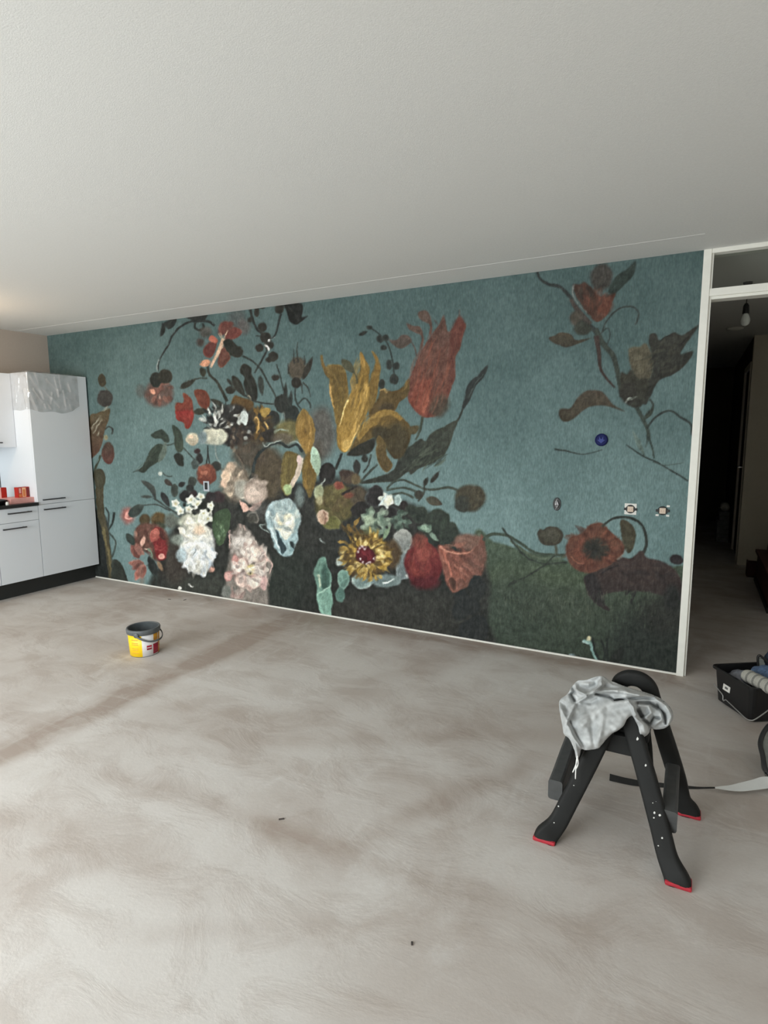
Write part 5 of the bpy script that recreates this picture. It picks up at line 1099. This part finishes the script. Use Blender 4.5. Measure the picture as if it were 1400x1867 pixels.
# ------------------------------------------------------------------ grey sweater draped over the stool
def zp(p): return (1000 + p[0] / 5.833, 1210 + p[1] / 5.833)


OUT = [zp(p) for p in [(108, 430), (128, 375), (198, 322), (248, 242), (312, 180), (400, 172), (500, 138), (572, 133), (640, 175), (720, 205), (800, 240), (960, 290), (1130, 350), (1230, 408), (1308, 495), (1326, 570), (1290, 645), (1230, 690), (1140, 702), (1085, 690), (1072, 735), (1045, 772), (990, 785), (955, 745), (930, 640), (890, 560), (836, 590), (800, 660), (740, 710), (680, 742), (620, 800), (560, 872), (520, 905), (400, 922), (345, 912), (322, 1000), (288, 1000), (276, 930), (222, 805), (162, 752), (148, 680), (118, 520)]]


def seg_d(px, py, a, b):
    dx, dy = b[0] - a[0], b[1] - a[1]; t = np.clip(((px - a[0]) * dx + (py - a[1]) * dy) / (dx * dx + dy * dy + 1e-9), 0, 1)
    return np.hypot(px - a[0] - t * dx, py - a[1] - t * dy)


def poly_d(px, py, pts, closed=False):
    d = np.full(px.shape, 1e9)
    for i in range(len(pts) - (0 if closed else 1)): d = np.minimum(d, seg_d(px, py, pts[i], pts[(i + 1) % len(pts)]))
    return d


# folds: (points in detail-crop units, half-width, height in metres; negative = groove)
FOLDS = [([(250, 250), (280, 300), (240, 330), (280, 400)], 16, -.035), ([(300, 190), (400, 185), (500, 175), (555, 150)], 22, -.022), ([(290, 280), (400, 330), (520, 270), (560, 200)], 14, .022), ([(330, 240), (430, 270), (500, 230)], 30, -.030),
         ([(560, 150), (570, 230), (480, 300), (400, 350)], 11, .018), ([(400, 355), (290, 420), (230, 540), (190, 640)], 13, .020), ([(480, 300), (600, 290), (760, 280), (900, 320), (1100, 350), (1250, 440), (1310, 560), (1270, 660)], 20, .028),
         ([(500, 320), (640, 350), (700, 385), (830, 375), (1000, 360), (1120, 370)], 9, -.032), ([(850, 400), (900, 460), (930, 540), (900, 570)], 14, .020), ([(640, 170), (690, 210), (740, 215)], 10, -.02), ([(130, 410), (170, 440), (190, 500)], 16, -.018), ([(105, 450), (150, 520), (190, 600)], 12, .016),
         ([(260, 470), (330, 400), (450, 420), (520, 380)], 16, -.010), ([(220, 600), (300, 760), (390, 900)], 7, -.010), ([(195, 640), (270, 790), (350, 905)], 7, .010), ([(350, 640), (470, 560), (600, 440), (820, 400)], 40, .014), ([(450, 560), (470, 740), (490, 880)], 26, -.010), ([(580, 560), (560, 700), (520, 850)], 26, .008),
         ([(950, 420), (1080, 420), (1160, 470)], 12, -.030), ([(950, 500), (990, 560)], 18, -.045), ([(970, 440), (1060, 450), (1090, 520), (1040, 570)], 18, .020), ([(1020, 600), (1080, 640), (1120, 570), (1180, 580)], 9, -.030), ([(1160, 440), (1230, 540), (1250, 640)], 10, -.026), ([(1140, 640), (1200, 600), (1190, 520)], 16, .016), ([(930, 600), (1000, 640), (1050, 740)], 24, .020), ([(1085, 690), (1050, 640), (1000, 600)], 9, -.028), ([(890, 560), (930, 640), (955, 740)], 8, -.02),
         ([(740, 300), (850, 320), (960, 340)], 18, .010), ([(600, 240), (700, 260), (800, 300)], 14, -.008), ([(230, 700), (280, 850), (305, 980)], 12, .012)]


def sweater():
    OP = catmull(OUT, 5, True); step = 1.5
    x0, y0 = OP.min(0); x1, y1 = OP.max(0)
    nx, ny = int((x1 - x0) / step) + 2, int((y1 - y0) / step) + 2
    X, Y = np.meshgrid(x0 + np.arange(nx) * step, y0 + np.arange(ny) * step)
    ins = np.zeros(X.shape, bool)
    for a, b in zip(OP, np.roll(OP, -1, 0)):
        if a[1] != b[1]: ins ^= ((a[1] > Y) != (b[1] > Y)) & (X < (b[0] - a[0]) * (Y - a[1]) / (b[1] - a[1]) + a[0])
    d = poly_d(X, Y, OP, True); d = np.where(ins, d, -d)
    # pull the cells just outside onto the outline so the border is smooth
    keep = d > -step * 1.0
    gy, gx_ = np.gradient(d, step); gl = np.hypot(gx_, gy) + 1e-6
    mv = np.where((d < 0), -d, 0); X2, Y2 = X + gx_ / gl * mv, Y + gy / gl * mv
    de = np.clip(d, 0, None)
    R = 15.0; infl = np.sqrt(np.clip(1 - (1 - np.clip(de / R, 0, 1)) ** 2, 0, 1))       # 0 at border, 1 inside
    u = np.clip((Y2 - 1232) / 130, 0, 1); u = u * u * (3 - 2 * u)
    right = np.clip((X2 - 1140) / 50, 0, 1); right = right * right * (3 - 2 * right)
    base = -1.665 - 0.205 * u * (1 - right) - 0.06 * u * right
    disp = np.zeros(X.shape)
    zx, zy = (X2 - 1000) * 5.833, (Y2 - 1210) * 5.833
    for pts, w_, am in FOLDS: disp += am * np.exp(-(poly_d(zx, zy, pts) / (w_ * 1.25)) ** 2)
    disp += (vnoise(X.shape, 10, 10, 31) * 0.010 + vnoise(X.shape, 5, 5, 32) * 0.005)
    yf = base - 0.030 * infl - disp * (0.25 + 0.75 * infl) * 1.45
    yb = base + 0.050 * infl
    V, F = [], []; idf = -np.ones(X.shape, int); idb = -np.ones(X.shape, int)
    for j in range(ny):
        for i in range(nx):
            if keep[j, i]:
                p_ = hit(X2[j, i], Y2[j, i], 1, yf[j, i]); idf[j, i] = len(V); V.append(p_)
                if d[j, i] <= 0.0: idb[j, i] = idf[j, i]
                else:
                    q = p_ + np.array([0, yb[j, i] - yf[j, i], -0.3 * (yb[j, i] - yf[j, i])]); idb[j, i] = len(V); V.append(q)
    for j in range(ny - 1):
        for i in range(nx - 1):
            k = [(j, i), (j + 1, i), (j + 1, i + 1), (j, i + 1)]
            if sum(d[c_] > 0 for c_ in k) and all(keep[c_] for c_ in k):
                F.append([idf[c_] for c_ in k]); b = [idb[c_] for c_ in k][::-1]
                if len(set(b)) == 4 and set(b) != set(F[-1]): F.append(b)
    return mesh_of(V, F)


sw_ = link('sweater', sweater(), M['cloth'], None, True)
md = sw_.modifiers.new('smooth', 'SMOOTH'); md.factor = 0.5; md.iterations = 1
tag(sw_, 'crumpled grey marl sweatshirt draped over the black step stool', 'sweatshirt')
for q in ([(1053, 1378), (1050, 1394), (1044, 1408)], [(1052, 1378), (1050, 1396), (1049, 1420)], [(1052, 1378), (1054, 1392), (1050, 1402)]):
    tube('drawstring', [hit(u, v, 1, -1.905 - 0.0007 * k) for k, (u, v) in enumerate(q)], 0.0022, M['lace'], sw_, 5)

# ================================================================== PAPER OFFCUT AND BAG
pp = [(5.975, -1.412, .004), (6.03, -1.408, .010), (6.09, -1.400, .008), (6.17, -1.372, .006), (6.27, -1.336, .006), (6.34, -1.305, .008), (6.40, -1.290, .018), (6.47, -1.262, .022), (6.545, -1.205, .026), (6.60, -1.165, .03), (6.66, -1.165, .03), (6.74, -1.19, .02)]
P = catmull(pp, 8); n = len(P); V = []
for i in range(n):
    t = i / (n - 1)
    # the band stands on its dark edge at first, then rolls over to show its white back
    a = np.interp(t, [0, .10, .20, .42, .50, .60, .75, 1.0], [0.80, 0.65, .8, 1.3, 0.9, 0.35, 0.30, 0.5]); w_ = np.interp(t, [0, .15, .46, .54, .66, .85], [.030, .028, .008, .007, .040, .064])
    T = P[min(i + 1, n - 1)] - P[max(i - 1, 0)]; T /= np.linalg.norm(T); side = np.cross(T, (0, 0, 1)); side /= np.linalg.norm(side)
    q = side * math.cos(a) - np.array([0, 0, 1]) * math.sin(a)
    lowz = max(0.002, P[i][2] - abs(q[2]) * w_ * .5)
    c_ = np.array([P[i][0], P[i][1], lowz + abs(q[2]) * w_ * .5])
    nn = np.cross(T, q) * 0.0006
    V += [c_ + q * w_ / 2 + nn, c_ - q * w_ / 2 + nn, c_ - q * w_ / 2 - nn, c_ + q * w_ / 2 - nn]
F = []; mi = []
for i in range(n - 1):
    for j in range(4):
        F.append((i * 4 + j, i * 4 + (j + 1) % 4, (i + 1) * 4 + (j + 1) % 4, (i + 1) * 4 + j)); mi.append(0 if i / n > 0.52 else 1)
pm = mesh_of(V, F)
po = link('paper_strip', pm, [M['paper_back'], M['paper_dark']]); pm.polygons.foreach_set('material_index', mi)
tag(po, 'long twisted wallpaper offcut, dark side to white back, under the step stool', 'paper strip')

bg = empty('tool_bag', (6.74, -1.0, 0), 'grey fabric tool bag with thick black piping standing on the floor', 'bag')
# (its near end shows at the frame's edge) soft body with black piped rim
ring = [(6.60, -1.10, 0.04), (6.584, -1.03, 0.085), (6.578, -0.975, 0.115), (6.60, -0.90, 0.145), (6.64, -0.84, 0.16), (6.74, -0.82, 0.165), (6.86, -0.85, 0.16), (6.90, -0.95, 0.13), (6.88, -1.04, 0.09), (6.80, -1.10, 0.05), (6.68, -1.11, 0.035)]
RP = catmull(ring, 5, True); cen = RP.mean(0)
V = [tuple(p_ - O * 0) for p_ in RP] + [tuple(cen + np.array([0, 0, .02]))] + [(cen[0] + (p_[0] - cen[0]) * .92, cen[1] + (p_[1] - cen[1]) * .92, 0.0) for p_ in RP]
nR = len(RP); F = [(i, (i + 1) % nR, nR) for i in range(nR)] + [(i, nR + 1 + i, nR + 1 + (i + 1) % nR, (i + 1) % nR) for i in range(nR)]
LB = np.array(bg.location); link('bag_body', mesh_of([np.array(v) - LB for v in V], F), M['bag'], bg)
V, F = sweep_mesh(np.vstack([RP, RP[:1]]) - LB, circle(0.0105, 8), up=(0.1, 0.2, 1), cap=False); link('piping', mesh_of(V, F), M['hose'], bg, True)

# ================================================================== BLACK TUB
tb = empty('plastic_tub', (6.662, -0.292, 0), 'black plastic tub of decorating tools in front of the hall door', 'tub', None, math.radians(-56.5))
def ring_rr(w, h, r, z): return [(x, y, z) for (x, y) in rounded_rect(w, h, r, 4)]
rings = [ring_rr(.265, .365, .02, 0.0), ring_rr(.283, .383, .025, 0.006), ring_rr(.318, .418, .03, 0.190), ring_rr(.345, .445, .035, 0.192), ring_rr(.345, .445, .035, 0.203), ring_rr(.335, .435, .03, 0.206), ring_rr(.312, .412, .028, 0.204), ring_rr(.276, .376, .022, 0.010)]
k = len(rings[0]); V = [p_ for r_ in rings for p_ in r_]
F = [(i * k + j, i * k + (j + 1) % k, (i + 1) * k + (j + 1) % k, (i + 1) * k + j) for i in range(len(rings) - 1) for j in range(k)] + [tuple(range(k))[::-1], tuple((len(rings) - 1) * k + j for j in range(k))]
link('tub_body', mesh_of(V, F), M['tub'], tb)
lb = link('sticker', box_mesh([(-0.028, -0.0012, -0.017, 0.028, 0.0012, 0.017)]), M['label_white'], tb); lb.location = (-0.045, -0.2045, 0.112); lb.rotation_euler = (math.radians(-5.2), 0, 0)
for dx in (-0.008, 0.0, 0.008): 
    ik = link('sticker_print', box_mesh([(dx - 0.003, -0.002, -0.006, dx + 0.003, -0.001, 0.006)]), M['ink'], lb)
wp = [(-.152, -.203, .090), (-.10, -.206, .072), (-.066, -.208, .060), (-.060, -.210, .040), (-.050, -.212, .036), (-.036, -.212, .048), (-.02, -.212, .047), (.06, -.216, .036), (.13, -.218, .026), (.160, -.212, .026), (.176, -.190, .042), (.180, -.10, .110), (.178, -.03, .165), (.172, 0.0, .185)]
V, F = sweep_mesh(catmull(wp, 5), circle(0.0032, 8), up=(0.1, 0.3, 1)); link('wire_handle', mesh_of(V, F), M['wire'], tb, True)

def tubpt(u, v, z): return np.array(hit(u, v, 2, z))
# fleece roller sleeve lying across the tub
a_, b_ = tubpt(1356, 1229, 0.215), tubpt(1402, 1252, 0.222)
dirv = (b_ - a_) / np.linalg.norm(b_ - a_); b_ = a_ + dirv * 0.25
fr_ = empty('roller_sleeve', tuple(a_), 'fluffy grey and white striped paint roller sleeve lying in the black tub', 'paint roller')
ns_ = 40; path = [dirv * (0.25 * i / ns_) for i in range(ns_ + 1)]
def rad(i): t = i / ns_; e = min(1, math.sqrt(max(0, 1 - (1 - min(t / .12, 1)) ** 2))) if t < .12 else 1; return max(.06, e) * (1 + .05 * math.cos(t * 34))
V, F = sweep_mesh(path, circle(0.036, 18), up=(0, 0, 1), scale=[rad(i) for i in range(ns_ + 1)]); link('sleeve', mesh_of(V, F), M['fleece'], fr_, True)
for k_ in range(5):
    t = 0.05 + 0.045 * k_
    V, F = sweep_mesh([dirv * (t + .016 * q) for q in (0, .25, .5, .75, 1)], circle(0.0372, 18), up=(0, 0, 1), scale=[.95, 1.0, 1.01, 1.0, .95], cap=False); link('grey_stripe', mesh_of(V, F), M['fleece_dark'], fr_, True)


def lump(name, c_, rx, ry, rz, m, label, cat, amp=.18, seed=1, rot=0.0, group=None):
    bm = bmesh.new(); bmesh.ops.create_icosphere(bm, subdivisions=4, radius=1.0); r = np.random.default_rng(seed)
    W_ = [(r.normal(size=3) * 2.4, r.random() * 6, r.random()) for _ in range(9)]
    for v in bm.verts:
        s = 1 + amp * sum(abs(math.sin(float(np.dot(k, v.co)) + ph)) * a - .3 for k, ph, a in W_) / 3
        v.co = Vector((v.co.x * rx * s, v.co.y * ry * s, v.co.z * rz * s))
    me = bpy.data.meshes.new('m'); bm.to_mesh(me); bm.free()
    o = link(name, me, m, None, True); o.location = c_; o.rotation_euler = (0, 0, rot); tag(o, label, cat, group); return o


a = tubpt(1330, 1222, 0.185); lump('plastic_bag', (a[0] + .055, a[1] - .005, 0.145), .070, .052, .05, M['grey_rag'], 'crumpled grey plastic bag in the corner of the black tub', 'bag', .35, 4, .6)
a = tubpt(1392, 1230, 0.21); lump('plaid_cloth', (a[0] + .02, a[1] + .03, 0.185), .075, .06, .055, M['plaid'], 'blue plaid cloth stuffed in the black tub', 'cloth', .6, 9, -.4)
a = tubpt(1384, 1203, 0.24)
th = empty('hand_tool', (a[0] + .01, a[1], 0.20), 'dark grey triangular tool handle rising from the black tub', 'tool')
V, F = sweep_mesh(catmull([(-.012, 0, 0), (-.018, 0, .05), (-.010, 0, .066), (.006, 0, .056), (.03, 0, .035), (.05, 0, .02)], 5), rounded_rect(.012, .016, .004, 2), up=(0, 1, 0)); link('grip_frame', mesh_of(V, F), M['black'], th, True)
link('grip_panel', mesh_of([(x, y, z) for y in (-.004, .004) for (x, z) in ((-.010, .0), (-.014, .05), (.004, .05), (.02, .02), (.012, .0))], [(0, 1, 2, 3, 4), (9, 8, 7, 6, 5)] + [(i, (i + 1) % 5, 5 + (i + 1) % 5, 5 + i) for i in range(5)]), M['bag'], th)
a = tubpt(1402, 1200, 0.25)
nb = empty('spray_bottle', (a[0] + .012, a[1] + .02, 0.16), 'navy plastic bottle standing in the black tub', 'bottle')
link('bottle_body', lathe_mesh([(0, 0), (.032, 0), (.034, .01), (.034, .09), (.016, .125), (.013, .15), (0, .15)], 20), M['navy'], nb, True); link('cap', lathe_mesh([(.0, .145), (.016, .145), (.016, .17), (0, .172)], 16), M['navy'], nb, True)

# ================================================================== HALL THINGS
hb = empty('hall_bench', (7.05, 2.42, 0), 'dark red wooden bench along the side of the hall', 'bench')
box('body', (6.87, 1.78, 0.05, 7.30, 3.02, 0.30), M['red_wood'], hb, 0.004); box('top_board', (6.85, 1.75, 0.30, 7.32, 3.05, 0.33), M['red_wood'], hb, 0.004); box('kick_board', (6.855, 1.76, 0.0, 7.31, 3.04, 0.05), M['black'], hb, 0.002)
box('backrest', (7.26, 1.76, 0.33, 7.31, 3.04, 0.62), M['red_wood'], hb, 0.006); box('armrest', (6.95, 2.97, 0.33, 7.27, 3.03, 0.50), M['red_wood'], hb, 0.01)
a = hit(1366, 1052, 2, 0)
rs = empty('wooden_crate', (a[0] + .03, a[1] + .05, 0), 'small dark red wooden crate at the foot of the hall wall', 'crate')
for dx in (-.05, .05): box('side_board', (a[0] + .03 + dx - .006, a[1], 0, a[0] + .03 + dx + .006, a[1] + .16, .16), M['red_wood'], rs, .002)
for dy in (0.006, .154): box('end_board', (a[0] - .02, a[1] + dy - .006, 0, a[0] + .08, a[1] + dy + .006, .15), M['red_wood'], rs, .002)
box('bottom_board', (a[0] - .02, a[1], 0, a[0] + .08, a[1] + .16, .012), M['red_wood'], rs)
for k_ in range(7):
    w_ = 0.0 if k_ < 5 else 0.02
    o = box('wrapped_pack', (6.565 + w_ + .006 * (k_ % 2), 5.30, .062 * k_, 6.715, 5.75, .062 * k_ + .0605), M['pack'], None, .008)
    tag(o, 'grey wrapped pack in the dark hall, %s' % ('lowest of the stack', 'second from the bottom of the stack', 'third from the bottom of the stack', 'middle one of the stack', 'third from the top of the stack', 'second from the top of the stack', 'topmost of the stack under the pale roll')[k_], 'pack', 'packs stacked in the hall')
rl = link('roll_of_film', lathe_mesh([(0, 0), (.010, 0), (.010, .001), (.055, .001), (.055, .24), (.01, .24), (0, .24)], 24), M['label_white'], None, True); rl.rotation_euler = (math.radians(90), 0, 0); rl.location = (6.655, 5.58, .4345 + .055); tag(rl, 'pale roll lying on top of the wrapped packs in the hall', 'roll')

# ================================================================== CRUMBS ON THE FLOOR
for k_, (u, v, lab_, L_) in enumerate(((513, 1494, 'dark splinter lying on the open screed floor', .022), (751, 1721, 'tiny dark crumb on the screed nearest the window side', .012), (309, 1093, 'dark splinter on the floor near the kitchen and mural', .03), (337, 1094, 'thin twig of debris on the floor in front of the mural', .03))):
    p_ = hit(u, v, 2, 0); o = link('debris_chip', box_mesh([(-L_ / 2, -.003, 0, L_ / 2, .003, .004)], .001), M['crumb']); o.location = (p_[0], p_[1], 0); o.rotation_euler = (0, 0, 0.7 + k_ * 1.3); tag(o, lab_, 'debris')
